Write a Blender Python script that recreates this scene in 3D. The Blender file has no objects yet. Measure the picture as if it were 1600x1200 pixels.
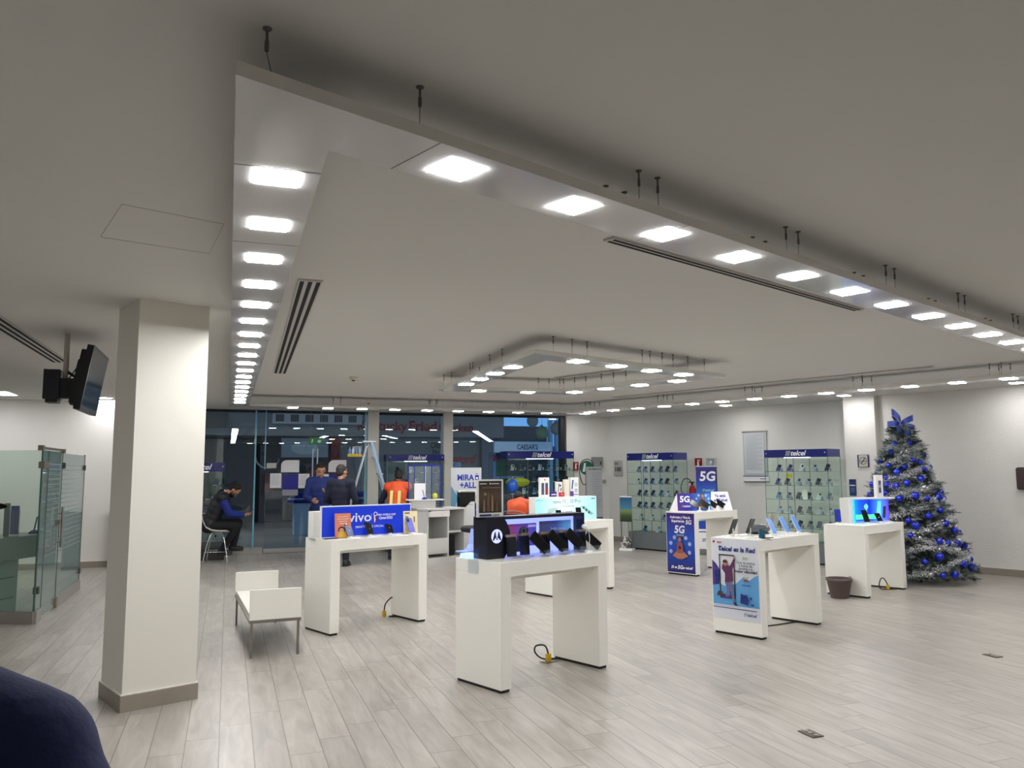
import bpy, math, random
from math import sin, cos, pi, radians as R
from mathutils import Vector, Matrix, Euler
random.seed(7)
sc = bpy.context.scene
COL = sc.collection
# ---------------------------------------------------------------- camera, world, exposure
CAMH = 1.55
FPX = 1240.0
PITCH, ROLL = R(6.229), R(-0.29)
cd = bpy.data.cameras.new('camera'); cam = bpy.data.objects.new('camera', cd); COL.objects.link(cam)
cd.sensor_fit = 'HORIZONTAL'; cd.sensor_width = 36.0; cd.lens = FPX / 1600 * 36.0
cd.clip_start = 0.05; cd.clip_end = 300
fw = Vector((0, cos(PITCH), sin(PITCH))); up = Vector((0, -sin(PITCH), cos(PITCH))); rt = Vector((1, 0, 0))
r2 = rt * cos(ROLL) + up * sin(ROLL); u2 = -rt * sin(ROLL) + up * cos(ROLL)
m = Matrix((r2, u2, -fw)).transposed().to_4x4(); m.translation = Vector((0, 0, CAMH))
cam.matrix_world = m
sc.camera = cam
sc.view_settings.view_transform = 'Standard'
sc.view_settings.look = 'None'
sc.view_settings.gamma = 1.0
sc.view_settings.use_curve_mapping = False
sc.view_settings.exposure = 0.06
LAMP = 98.0
sc.cycles.transparent_max_bounces = 48
sc.cycles.max_bounces = 10
sc.cycles.diffuse_bounces = 6
sc.cycles.sample_clamp_indirect = 6.0
wd = bpy.data.worlds.new('world'); sc.world = wd; wd.use_nodes = True
bg = wd.node_tree.nodes['Background']
bg.inputs[0].default_value = (0.27, 0.62, 1.2, 1); bg.inputs[1].default_value = 0.9

# ---------------------------------------------------------------- helpers
def lin(c):
    return tuple((v / 12.92 if v <= .04045 else ((v + .055) / 1.055) ** 2.4) for v in [x / 255 for x in c])
MATS = {}
def mat(key, rgb, rough=.5, metal=0., emit=0., spec=None, coat=0.):
    if key in MATS: return MATS[key]
    mt = bpy.data.materials.new(key); mt.use_nodes = True; MATS[key] = mt
    b = mt.node_tree.nodes['Principled BSDF']
    c = lin(rgb)
    b.inputs['Base Color'].default_value = (*c, 1)
    b.inputs['Roughness'].default_value = rough
    b.inputs['Metallic'].default_value = metal
    if coat: b.inputs['Coat Weight'].default_value = coat; b.inputs['Coat Roughness'].default_value = .05
    if emit:
        b.inputs['Emission Color'].default_value = (*c, 1); b.inputs['Emission Strength'].default_value = emit
    return mt
def nodes(mt):
    nt = mt.node_tree
    return nt, nt.nodes, nt.links, nt.nodes['Principled BSDF']
def noisy(key, rgb, rgb2, scale=8., rough=.6, bump=0., bscale=60., detail=4.):
    if key in MATS: return MATS[key]
    mt = mat(key, rgb, rough); nt, N, L, b = nodes(mt)
    tc = N.new('ShaderNodeTexCoord'); n = N.new('ShaderNodeTexNoise'); n.inputs['Scale'].default_value = scale; n.inputs['Detail'].default_value = detail
    L.new(tc.outputs['Object'], n.inputs['Vector'])
    mx = N.new('ShaderNodeMix'); mx.data_type = 'RGBA'
    mx.inputs[6].default_value = (*lin(rgb), 1); mx.inputs[7].default_value = (*lin(rgb2), 1)
    L.new(n.outputs['Fac'], mx.inputs[0]); L.new(mx.outputs[2], b.inputs['Base Color'])
    if bump:
        n2 = N.new('ShaderNodeTexNoise'); n2.inputs['Scale'].default_value = bscale; n2.inputs['Detail'].default_value = 6
        L.new(tc.outputs['Object'], n2.inputs['Vector'])
        bp = N.new('ShaderNodeBump'); bp.inputs['Strength'].default_value = bump; bp.inputs['Distance'].default_value = .02
        L.new(n2.outputs['Fac'], bp.inputs['Height']); L.new(bp.outputs[0], b.inputs['Normal'])
    return mt
def glass(key, rgb, refl=1.0, rough=0.0, ior=1.45, haze=0.):
    if key in MATS: return MATS[key]
    mt = bpy.data.materials.new(key); mt.use_nodes = True; MATS[key] = mt
    nt = mt.node_tree; N, L = nt.nodes, nt.links
    for n in list(N): N.remove(n)
    out = N.new('ShaderNodeOutputMaterial'); tr = N.new('ShaderNodeBsdfTransparent'); gl = N.new('ShaderNodeBsdfGlossy')
    tr.inputs[0].default_value = (*lin(rgb), 1); gl.inputs['Roughness'].default_value = rough
    gl.inputs['Color'].default_value = (refl, refl, refl, 1)
    fr = N.new('ShaderNodeFresnel'); ge = N.new('ShaderNodeNewGeometry'); mp = N.new('ShaderNodeMapRange')
    mp.inputs[3].default_value = ior; mp.inputs[4].default_value = 1 / ior      # the same reflection from both faces of the pane
    L.new(ge.outputs['Backfacing'], mp.inputs[0]); L.new(mp.outputs[0], fr.inputs[0])
    mx = N.new('ShaderNodeMixShader'); L.new(fr.outputs[0], mx.inputs[0])
    if haze:
        df = N.new('ShaderNodeBsdfDiffuse'); df.inputs[0].default_value = (.75, .85, .82, 1)
        m2 = N.new('ShaderNodeMixShader'); m2.inputs[0].default_value = haze
        L.new(tr.outputs[0], m2.inputs[1]); L.new(df.outputs[0], m2.inputs[2]); L.new(m2.outputs[0], mx.inputs[1])
    else:
        L.new(tr.outputs[0], mx.inputs[1])
    L.new(gl.outputs[0], mx.inputs[2]); L.new(mx.outputs[0], out.inputs[0])
    return mt
def gradient(key, stops, axis=2, lo=0., hi=1., rough=.35, emit=0.):
    """printed colour ramp along an object axis"""
    if key in MATS: return MATS[key]
    mt = mat(key, stops[0][1], rough); nt, N, L, b = nodes(mt)
    tc = N.new('ShaderNodeTexCoord'); sp = N.new('ShaderNodeSeparateXYZ'); L.new(tc.outputs['Object'], sp.inputs[0])
    mr = N.new('ShaderNodeMapRange'); mr.inputs[1].default_value = lo; mr.inputs[2].default_value = hi
    L.new(sp.outputs[axis], mr.inputs[0])
    cr = N.new('ShaderNodeValToRGB'); el = cr.color_ramp.elements
    el[0].position = stops[0][0]; el[0].color = (*lin(stops[0][1]), 1)
    el[1].position = stops[-1][0]; el[1].color = (*lin(stops[-1][1]), 1)
    for p, c in stops[1:-1]:
        e = el.new(p); e.color = (*lin(c), 1)
    L.new(mr.outputs[0], cr.inputs[0]); L.new(cr.outputs[0], b.inputs['Base Color'])
    if emit:
        L.new(cr.outputs[0], b.inputs['Emission Color']); b.inputs['Emission Strength'].default_value = emit
    return mt

class MB:
    """collects geometry, one mesh object at the end"""
    def __init__(s): s.v = []; s.f = []; s.m = []; s.mats = []; s.sm = []
    def mi(s, mt):
        if mt not in s.mats: s.mats.append(mt)
        return s.mats.index(mt)
    def add(s, vs, fs, mt, M=None, smooth=False):
        o = len(s.v)
        for p in vs:
            p = Vector(p); s.v.append(M @ p if M is not None else p)
        k = s.mi(mt)
        for f in fs: s.f.append([i + o for i in f]); s.m.append(k); s.sm.append(smooth)
        return s
    def box(s, a, b, mt, M=None):
        (x0, y0, z0), (x1, y1, z1) = a, b
        vs = [(x0, y0, z0), (x1, y0, z0), (x1, y1, z0), (x0, y1, z0), (x0, y0, z1), (x1, y0, z1), (x1, y1, z1), (x0, y1, z1)]
        return s.add(vs, [(0, 3, 2, 1), (4, 5, 6, 7), (0, 1, 5, 4), (1, 2, 6, 5), (2, 3, 7, 6), (3, 0, 4, 7)], mt, M)
    def rbox(s, a, b, r, mt, M=None, n=3):
        """box with rounded vertical (y-facing outline) corners: rounded rectangle in xz, extruded in y"""
        (x0, y0, z0), (x1, y1, z1) = a, b
        pts = []
        for cx, cz, a0 in ((x1 - r, z1 - r, 0), (x0 + r, z1 - r, 90), (x0 + r, z0 + r, 180), (x1 - r, z0 + r, 270)):
            for i in range(n + 1):
                t = R(a0 + 90 * i / n); pts.append((cx + r * cos(t), cz + r * sin(t)))
        return s.prism(pts, y0, y1, mt, M)
    def prism(s, pts, y0, y1, mt, M=None):
        """outline pts (x,z) counter-clockwise seen from -y, extruded from y0 to y1"""
        n = len(pts)
        vs = [(x, y0, z) for x, z in pts] + [(x, y1, z) for x, z in pts]
        fs = [tuple(range(n)), tuple(range(2 * n - 1, n - 1, -1))]
        fs += [(i, n + i, n + (i + 1) % n, (i + 1) % n) for i in range(n)]
        return s.add(vs, fs, mt, M)
    def slab(s, pts, z0, z1, mt, M=None):
        n = len(pts)
        vs = [(x, y, z0) for x, y in pts] + [(x, y, z1) for x, y in pts]
        fs = [tuple(range(n - 1, -1, -1)), tuple(range(n, 2 * n))] + [(i, (i + 1) % n, n + (i + 1) % n, n + i) for i in range(n)]
        return s.add(vs, fs, mt, M)
    def cyl(s, c0, c1, r0, mt, r1=None, n=16, cap=True, smooth=True, M=None):
        c0, c1 = Vector(c0), Vector(c1); r1 = r0 if r1 is None else r1
        d = (c1 - c0).normalized(); a = d.orthogonal().normalized(); b = d.cross(a)
        vs = []
        for c, r in ((c0, r0), (c1, r1)):
            for i in range(n):
                t = 2 * pi * i / n; vs.append(c + a * (r * cos(t)) + b * (r * sin(t)))
        s.add(vs, [(i, (i + 1) % n, n + (i + 1) % n, n + i) for i in range(n)], mt, M, smooth)
        if cap: s.add(vs, [tuple(range(n - 1, -1, -1)), tuple(range(n, 2 * n))], mt, M)
        return s
    def tube(s, pts, r, mt, n=8, M=None, close=False):
        pts = [Vector(p) for p in pts]; rs = r if isinstance(r, (list, tuple)) else [r] * len(pts)
        vs = []; prev = None; N = len(pts)
        for k, p in enumerate(pts):
            d = (pts[min(k + 1, N - 1)] - pts[max(k - 1, 0)]).normalized()
            a = d.orthogonal().normalized() if prev is None else (prev - d * prev.dot(d)).normalized()
            prev = a; b = d.cross(a)
            for i in range(n):
                t = 2 * pi * i / n; vs.append(p + a * (rs[k] * cos(t)) + b * (rs[k] * sin(t)))
        fs = [(k * n + i, k * n + (i + 1) % n, (k + 1) * n + (i + 1) % n, (k + 1) * n + i) for k in range(N - 1) for i in range(n)]
        s.add(vs, fs, mt, M, True)
        s.add(vs, [tuple(range(n - 1, -1, -1)), tuple(range((N - 1) * n, N * n))], mt, M)
        return s
    def lathe(s, prof, mt, c=(0, 0, 0), n=24, M=None, smooth=True, cap=True):
        vs = []
        for r, z in prof:
            for i in range(n):
                t = 2 * pi * i / n; vs.append((c[0] + r * cos(t), c[1] + r * sin(t), c[2] + z))
        K = len(prof)
        fs = [(k * n + i, k * n + (i + 1) % n, (k + 1) * n + (i + 1) % n, (k + 1) * n + i) for k in range(K - 1) for i in range(n)]
        s.add(vs, fs, mt, M, smooth)
        if cap: s.add(vs, [tuple(range(n - 1, -1, -1)), tuple(range((K - 1) * n, K * n))], mt, M)
        return s
    def ball(s, c, r, mt, sc_=(1, 1, 1), n=16, k=10, M=None):
        prof = [(max(1e-4, cos(-pi / 2 + pi * i / k)), sin(-pi / 2 + pi * i / k)) for i in range(k + 1)]
        T = Matrix.Translation(Vector(c)) @ Matrix.Diagonal((r * sc_[0], r * sc_[1], r * sc_[2], 1))
        return s.lathe(prof, mt, n=n, M=(M @ T) if M is not None else T)
    def mesh(s, name):
        me = bpy.data.meshes.new(name); me.from_pydata([tuple(p) for p in s.v], [], s.f)
        for mt in s.mats: me.materials.append(mt)
        me.polygons.foreach_set('material_index', s.m); me.polygons.foreach_set('use_smooth', s.sm); me.update()
        return me
    def build(s, name, parent=None, loc=None, rz=0., rot=None, label=None, bevel=0.):
        o = bpy.data.objects.new(name, s.mesh(name)); COL.objects.link(o)
        if parent is not None: o.parent = parent
        if loc is not None: o.location = loc
        if rot is not None: o.rotation_euler = rot
        elif rz: o.rotation_euler = (0, 0, rz)
        if label: o['label'] = label
        if bevel:
            bv = o.modifiers.new('bevel', 'BEVEL'); bv.width = bevel; bv.segments = 2; bv.limit_method = 'ANGLE'
        return o
def tag(o, label, cat, group=None, kind=None):
    if label: o['label'] = label
    if cat: o['category'] = cat
    if group: o['group'] = group
    if kind: o['kind'] = kind
    return o
def thing(name, label, cat, loc=(0, 0, 0), rz=0., group=None, rot=None):
    o = bpy.data.objects.new(name, None); COL.objects.link(o); o.empty_display_size = .1
    o.location = loc; o.rotation_euler = rot if rot else (0, 0, rz)
    return tag(o, label, cat, group)
def struct(o): o['kind'] = 'structure'; return o
def copy_tree(o, parent=None):
    c = o.copy(); COL.objects.link(c); c.parent = parent
    for ch in list(o.children): copy_tree(ch, c)
    return c

def text_mesh(txt, size, bold=0., shear=0., align='CENTER', sx=1., spacing=1.):
    cu = bpy.data.curves.new('lettering', 'FONT'); cu.body = txt; cu.size = size; cu.offset = bold * size
    cu.shear = shear; cu.align_x = align; cu.align_y = 'CENTER'; cu.space_character = spacing; cu.resolution_u = 3
    o = bpy.data.objects.new('lettering', cu); COL.objects.link(o)
    dg = bpy.context.evaluated_depsgraph_get()
    me = bpy.data.meshes.new_from_object(o.evaluated_get(dg))
    vs = [(p.co.x * sx, p.co.y) for p in me.vertices]; fs = [tuple(f.vertices) for f in me.polygons]
    bpy.data.objects.remove(o); bpy.data.curves.remove(cu); bpy.data.meshes.remove(me)
    return vs, fs
class Print:
    """flat printed artwork: x right, z up, facing -y; each layer a hair in front of the last"""
    def __init__(s): s.mb = MB(); s.k = 0; s.step = .0009
    def _y(s): s.k += 1; return -s.step * s.k
    def poly(s, pts, mt):
        y = s._y(); s.mb.add([(x, y, z) for x, z in pts], [tuple(range(len(pts)))], mt); return s
    def rect(s, x0, z0, x1, z1, mt): return s.poly([(x0, z0), (x1, z0), (x1, z1), (x0, z1)], mt)
    def circ(s, cx, cz, r, mt, rz=None, n=24):
        rz = rz or r
        return s.poly([(cx + r * cos(2 * pi * i / n), cz + rz * sin(2 * pi * i / n)) for i in range(n)], mt)
    def ring(s, cx, cz, r, w, mt, n=28, a0=0., a1=360.):
        y = s._y(); vs = []
        for i in range(n + 1):
            t = R(a0 + (a1 - a0) * i / n)
            vs += [(cx + r * cos(t), y, cz + r * sin(t)), (cx + (r - w) * cos(t), y, cz + (r - w) * sin(t))]
        s.mb.add(vs, [(2 * i, 2 * i + 2, 2 * i + 3, 2 * i + 1) for i in range(n)], mt); return s
    def text(s, x, z, txt, size, mt, **kw):
        vs, fs = text_mesh(txt, size, **kw); y = s._y()
        s.mb.add([(x + a, y, z + b) for a, b in vs], fs, mt); return s
    def build(s, name, parent=None, **kw): return s.mb.build(name, parent, **kw)

# basic materials
WHITE = mat('white_lacquer', (232, 229, 220), .28)
WHITEP = mat('white_plastic', (235, 235, 232), .35)
SCREENB = mat('black_screen', (12, 12, 15), .12)
BLACK = mat('black_plastic', (18, 19, 23), .4)
CHROME = mat('chrome', (200, 202, 205), .18, 1.)
STEEL = mat('brushed_steel', (150, 147, 142), .35, 1.)
ALU = mat('aluminium', (188, 194, 204), .4, 1.)
DKGREY = mat('dark_grey', (62, 64, 66), .5)
GREYCAB = mat('cabinet_grey', (104, 110, 112), .45)
NAVY = mat('sign_navy', (30, 38, 118), .3)
BLUE = mat('royal_blue', (28, 50, 170), .35)
WPRINT = mat('white_print', (245, 245, 248), .4)
GPRINT = mat('grey_print', (150, 155, 165), .4)
KPRINT = mat('black_print', (22, 24, 40), .45)
RED = mat('signal_red', (178, 24, 30), .4)
CORD = mat('cord_black', (24, 22, 22), .5)
GLS = glass('clear_glass', (236, 246, 242))
SHELFG = glass('shelf_glass', (238, 249, 244), haze=.06)
EDGE = mat('glass_edge_green', (44, 78, 70), .2)
ACRYL = glass('acrylic', (244, 247, 250), ior=1.4, haze=.08)
SIL = mat('silver_print', (185, 190, 200), .3, .4)

def telcel(p, cx, cz, h, mt=None, mark=None):
    """slanted lower-case word mark with the striped slanted block in front of it"""
    mt = mt or WPRINT; mark = mark or GPRINT
    p.text(cx + .55 * h, cz, 'telcel', h * 1.25, mt, bold=.022, shear=.32, sx=1.05)
    x0 = cx - 1.75 * h
    for i in range(3):
        a = x0 + i * .3 * h
        p.poly([(a - .12 * h, cz - .45 * h), (a + .1 * h, cz - .45 * h), (a + .38 * h, cz + .45 * h), (a + .16 * h, cz + .45 * h)], mark)
    p.poly([(x0 + .05 * h, cz + .3 * h), (x0 + .98 * h, cz + .3 * h), (x0 + 1.03 * h, cz + .45 * h), (x0 + .1 * h, cz + .45 * h)], mark)

A1 = R(41.66)      # long axis of the tables / column grid
A2 = R(19.6)       # plank grid: x across, y along the planks
AW = R(-48.34)     # things standing against the right wall (front looks into the room)
U = Vector((cos(A1), sin(A1), 0)); V = Vector((-sin(A1), cos(A1), 0))
B = Vector((cos(A2), sin(A2), 0)); A = Vector((-sin(A2), cos(A2), 0))
CEIL = 2.74
def v3(p, z=0.): return Vector((p[0], p[1], z))
def isect(p, d, q, e):
    den = d.x * e.y - d.y * e.x; t = ((q.x - p.x) * e.y - (q.y - p.y) * e.x) / den
    return p + d * t
# ---------------------------------------------------------------- setting
def floor_material():
    mt = mat('plank_tile', (190, 182, 170), .3); nt, N, L, b = nodes(mt)
    tc = N.new('ShaderNodeTexCoord')
    def M1(op, a, c=None, d=None):
        n = N.new('ShaderNodeMath'); n.operation = op
        for i, x in enumerate((a, c, d)):
            if x is None: continue
            if isinstance(x, (int, float)): n.inputs[i].default_value = x
            else: L.new(x, n.inputs[i])
        return n.outputs[0]
    def dot(v):
        n = N.new('ShaderNodeVectorMath'); n.operation = 'DOT_PRODUCT'; L.new(tc.outputs['Object'], n.inputs[0]); n.inputs[1].default_value = v
        return n.outputs['Value']
    pb, pa = dot(B), dot(A)
    rb = M1('DIVIDE', pb, .183); row = M1('FLOOR', rb); fb = M1('SUBTRACT', rb, row)
    aa = M1('DIVIDE', M1('SUBTRACT', M1('SUBTRACT', pa, M1('MULTIPLY', row, .2157)), -.127), 1.1)
    col = M1('FLOOR', aa); fa = M1('SUBTRACT', aa, col)
    db = M1('MULTIPLY', M1('MINIMUM', fb, M1('SUBTRACT', 1., fb)), .183)
    da = M1('MULTIPLY', M1('MINIMUM', fa, M1('SUBTRACT', 1., fa)), 1.1)
    d = M1('MINIMUM', db, da)
    grout = M1('SUBTRACT', 1., M1('DIVIDE', d, .0042)); cl = N.new('ShaderNodeClamp'); L.new(grout, cl.inputs[0])
    cb = N.new('ShaderNodeCombineXYZ'); L.new(row, cb.inputs[0]); L.new(col, cb.inputs[1])
    wn = N.new('ShaderNodeTexWhiteNoise'); L.new(cb.outputs[0], wn.inputs['Vector'])
    g = N.new('ShaderNodeCombineXYZ'); L.new(M1('MULTIPLY', pb, 9.), g.inputs[0]); L.new(M1('MULTIPLY', pa, 1.3), g.inputs[1]); L.new(M1('MULTIPLY', wn.outputs['Value'], 30.), g.inputs[2])
    nz = N.new('ShaderNodeTexNoise'); nz.inputs['Scale'].default_value = 1.6; nz.inputs['Detail'].default_value = 7; nz.inputs['Distortion'].default_value = .8; L.new(g.outputs[0], nz.inputs['Vector'])
    cr = N.new('ShaderNodeValToRGB'); e = cr.color_ramp.elements
    e[0].position = .3; e[0].color = (*lin((150, 144, 136)), 1); e[1].position = .72; e[1].color = (*lin((180, 174, 167)), 1)
    L.new(nz.outputs['Fac'], cr.inputs[0])
    hs = N.new('ShaderNodeHueSaturation'); L.new(cr.outputs[0], hs.inputs['Color'])
    L.new(M1('ADD', M1('MULTIPLY', wn.outputs['Value'], .16), .92), hs.inputs['Value'])
    mx = N.new('ShaderNodeMix'); mx.data_type = 'RGBA'; L.new(M1('MULTIPLY', cl.outputs[0], .95), mx.inputs[0]); L.new(hs.outputs[0], mx.inputs[6]); mx.inputs[7].default_value = (*lin((98, 88, 78)), 1)
    L.new(mx.outputs[2], b.inputs['Base Color'])
    L.new(M1('ADD', M1('MULTIPLY', nz.outputs['Fac'], .16), .27), b.inputs['Roughness'])
    bp = N.new('ShaderNodeBump'); bp.inputs['Strength'].default_value = .12; bp.inputs['Distance'].default_value = .001
    L.new(M1('SUBTRACT', 1., cl.outputs[0]), bp.inputs['Height']); L.new(bp.outputs[0], b.inputs['Normal'])
    return mt
WALL = noisy('wall_paint', (230, 228, 224), (223, 221, 216), 3., .62, .25, 55.)
WALLS = noisy('wall_paint_smooth', (232, 230, 226), (226, 224, 219), 2., .55)
CEILM = noisy('ceiling_paint', (219, 218, 215), (213, 212, 208), .7, .8)
TILE = noisy('baseboard_tile', (158, 150, 138), (140, 132, 122), 6., .4)

def UV(u, v, z=0.): return U * u + V * v + Vector((0, 0, z))
def wallseg(name, p, q, z0=0., z1=CEIL, th=.15, mt=WALL, out=1):
    d = (q - p); d.z = 0; L_ = d.length; n = Vector((-d.y, d.x, 0)).normalized() * out
    mb = MB(); a = p; b = q
    pts = [(a.x, a.y), (b.x, b.y), ((b + n * th).x, (b + n * th).y), ((a + n * th).x, (a + n * th).y)]
    if out > 0: pass
    else: pts = pts[::-1]
    mb.slab(pts, z0, z1, mt); return struct(mb.build(name))
g0 = Vector((-5.29, 15.2, 0))
corner = Vector((2.17, 17.87, 0))
GL = Vector((-6.41, 14.80, 0)); LW0 = Vector((-6.0, 13.63, 0)); LW1 = LW0 - B * 6.0
rear_r = UV(13.116, -3.2); lr = isect(LW1, A, rear_r, U)
foot = [(lr.x, lr.y), (rear_r.x, rear_r.y), (UV(13.116, 5.72).x, UV(13.116, 5.72).y), (UV(13.5, 5.72).x, UV(13.5, 5.72).y), (corner.x, corner.y), (GL.x, GL.y), (LW0.x, LW0.y), (LW1.x, LW1.y)]
FLOORM = floor_material()
struct(MB().slab(foot, -.12, 0., FLOORM).build('floor'))
struct(MB().slab(foot, CEIL, CEIL + .15, CEILM).build('ceiling'))
wallseg('wall_right', rear_r, UV(13.116, 5.72), out=-1)
wallseg('wall_right_far', UV(13.5, 5.9), corner + V * .3, out=-1)
wallseg('wall_rear', lr, rear_r, out=-1)
wallseg('wall_left', LW1, lr, out=-1)
wallseg('wall_back_left', LW0, LW1, out=-1, mt=WALLS)
wallseg('wall_return', GL, LW0, out=-1, mt=WALLS)
pl = MB(); pts = [UV(12.99, 5.72), UV(13.6, 5.72), UV(13.6, 6.24), UV(12.99, 6.24)]
pl.slab([(p.x, p.y) for p in pts], 0, CEIL, WALL); struct(pl.build('wall_pilaster'))
# wall piece right of the shop window
gend = g0 + B * 6.82
wallseg('wall_back_right', gend, corner + B * .1, out=1, mt=WALLS)
tr = MB(); tr.box((6.84, -.10, 0), (7.14, .0, CEIL), WALLS); struct(tr.build('trim_1', loc=g0, rz=A2))
def baseb(name, p, q, h=.1, th=.015, out=-1):
    d = (q - p); n = Vector((-d.y, d.x, 0)).normalized() * th * out
    pts = [(p.x, p.y), (q.x, q.y), ((q + n).x, (q + n).y), ((p + n).x, (p + n).y)]
    mb = MB(); mb.slab(pts if out > 0 else pts[::-1], 0, h, TILE)
    mb.slab([(a * 1.0, b_) for a, b_ in (pts if out > 0 else pts[::-1])], h, h + .006, mat('grout_white', (225, 220, 210), .5))
    return struct(mb.build(name))
baseb('baseboard_right', rear_r, UV(13.116, 5.72), out=1)
baseb('baseboard_right_far', UV(13.5, 6.24), corner, out=1)
baseb('baseboard_back_left', LW0, LW1, out=1)
baseb('baseboard_pilaster', UV(12.99, 5.72), UV(12.99, 6.24), out=1)
baseb('baseboard_back_right', gend, corner, out=-1)

# square column
c0 = Vector((-2.551, 5.336, 0)) + (U * .012 + V * .012)
cs = thing('column', 'thick square cream column with grey tiled skirting, left of the white bench', 'column', c0, A1)
MB().box((0, 0, 0), (.478, .478, CEIL), mat('column_paint', (232, 229, 220), .55)).build('shaft', cs)
MB().box((-.012, -.012, 0), (.49, .49, .105), TILE).box((-.012, -.012, .105), (.49, .49, .112), WHITE).build('skirting', cs)

# ceiling slots, hatch, troffers
def slot(name, label, p, ang, ln, w, n=3, group=None):
    t = thing(name, label, 'air vent', (p[0], p[1], CEIL), ang, group)
    mb = MB(); mb.box((0, -w / 2, -.012), (ln, w / 2, 0), mat('vent_frame', (196, 194, 190), .45)); mb.build('frame', t)
    for i in range(n):
        y = -w / 2 + w * (i + .5) / n
        MB().box((.02, y - w / n * .26, -.014), (ln - .02, y + w / n * .26, -.0121), mat('vent_slot', (14, 14, 14), .8)).build('slot', t)
    return t
def along(p, q): d = Vector(q) - Vector(p); return math.atan2(d.y, d.x), d.length
for nm, lb, p, q, w, n in [
    ('linear_vent', 'three-slot white ceiling vent beside the left light panel', (-1.25, 4.84), (-2.80, 9.50), .15, 3),
    ('linear_vent', 'long thin black ceiling slot running just inside the near light panel', (.50, 3.98), (2.60, 5.85), .07, 2),
    ('linear_vent', 'three-slot ceiling vent running behind the hanging television', (-3.55, 4.75), (-4.85, 8.45), .17, 3),
    ('linear_vent', 'thin dark ceiling slot along the shop window', (-4.0, 12.1), (.85, 13.80), .05, 1),
    ('linear_vent', 'thin dark ceiling slot running towards the right wall', (1.65, 12.9), (4.9, 9.15), .05, 1),
    ('linear_vent', 'dark ceiling slot inside the small hanging light frame', (.55, 10.1), (1.5, 9.05), .06, 1)]:
    a, l = along((*p, 0), (*q, 0)); slot(nm, lb, p, a, l, w, n)
hp = [(-2.084, 3.921), (-1.653, 4.24), (-1.386, 3.722), (-1.734, 3.43)]
t = MB(); HL = mat('hatch_gap', (164, 160, 152), .8)
for i in range(4):
    p, q = Vector((*hp[i], 0)), Vector((*hp[(i + 1) % 4], 0)); n = Vector((-(q - p).y, (q - p).x, 0)).normalized() * .0016
    t.slab([(p.x, p.y), (q.x, q.y), ((q + n).x, (q + n).y), ((p + n).x, (p + n).y)], CEIL - .0015, CEIL, HL)
tag(t.build('ceiling_hatch'), 'faint outline of a plastered access hatch in the ceiling above the column', 'hatch')
LAMPM = mat('lamp_led', (255, 250, 238), .5); LAMPM.node_tree.nodes['Principled BSDF'].inputs['Emission Color'].default_value = (1, .995, .985, 1)
LAMPM.node_tree.nodes['Principled BSDF'].inputs['Emission Strength'].default_value = LAMP
TROF = mat('troffer_led', (250, 250, 250), .5); TROF.node_tree.nodes['Principled BSDF'].inputs['Emission Color'].default_value = (.97, .97, 1, 1)
TROF.node_tree.nodes['Principled BSDF'].inputs['Emission Strength'].default_value = 9.
for p, s_, lb in [((-7.75, 11.7), .6, 'bright square ceiling light at the far left edge'), ((-6.75, 13.15), .35, 'small bright ceiling light just left of the column top'),
             ((-4.9, 4.4), .6, None), ((-7.9, 6.4), .6, None), ((-3.2, 1.0), .6, None)]:
    if lb is None: lb = {4.4: 'square ceiling light left of the column, out of the photo', 6.4: 'square ceiling light far left beyond the glass booth, out of the photo', 1.0: 'square ceiling light close behind the foreground person, out of the photo'}[p[1]]
    q = thing('ceiling_light', lb, 'ceiling light', (p[0], p[1], CEIL), A2)
    MB().box((-s_ / 2 - .02, -s_ / 2 - .02, -.01), (s_ / 2 + .02, s_ / 2 + .02, 0), WHITEP).build('frame', q)
    MB().box((-s_ / 2, -s_ / 2, -.014), (s_ / 2, s_ / 2, -.0101), TROF).build('diffuser', q)
for i, (p, lb) in enumerate([((-2.01, 9.99), 'round smoke detector on the ceiling left of the small light frame'), ((-2.43, 13.4), 'round smoke detector on the ceiling near the shop window')]):
    q = thing('smoke_detector', lb, 'smoke detector', (p[0], p[1], CEIL), 0)
    MB().lathe([(.055, 0), (.055, -.015), (.04, -.035), (.02, -.04)], mat('detector_cream', (212, 205, 185), .5)).build('housing', q)
    MB().lathe([(.022, -.04), (.02, -.052), (.005, -.054)], DKGREY).build('sensor', q)

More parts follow.
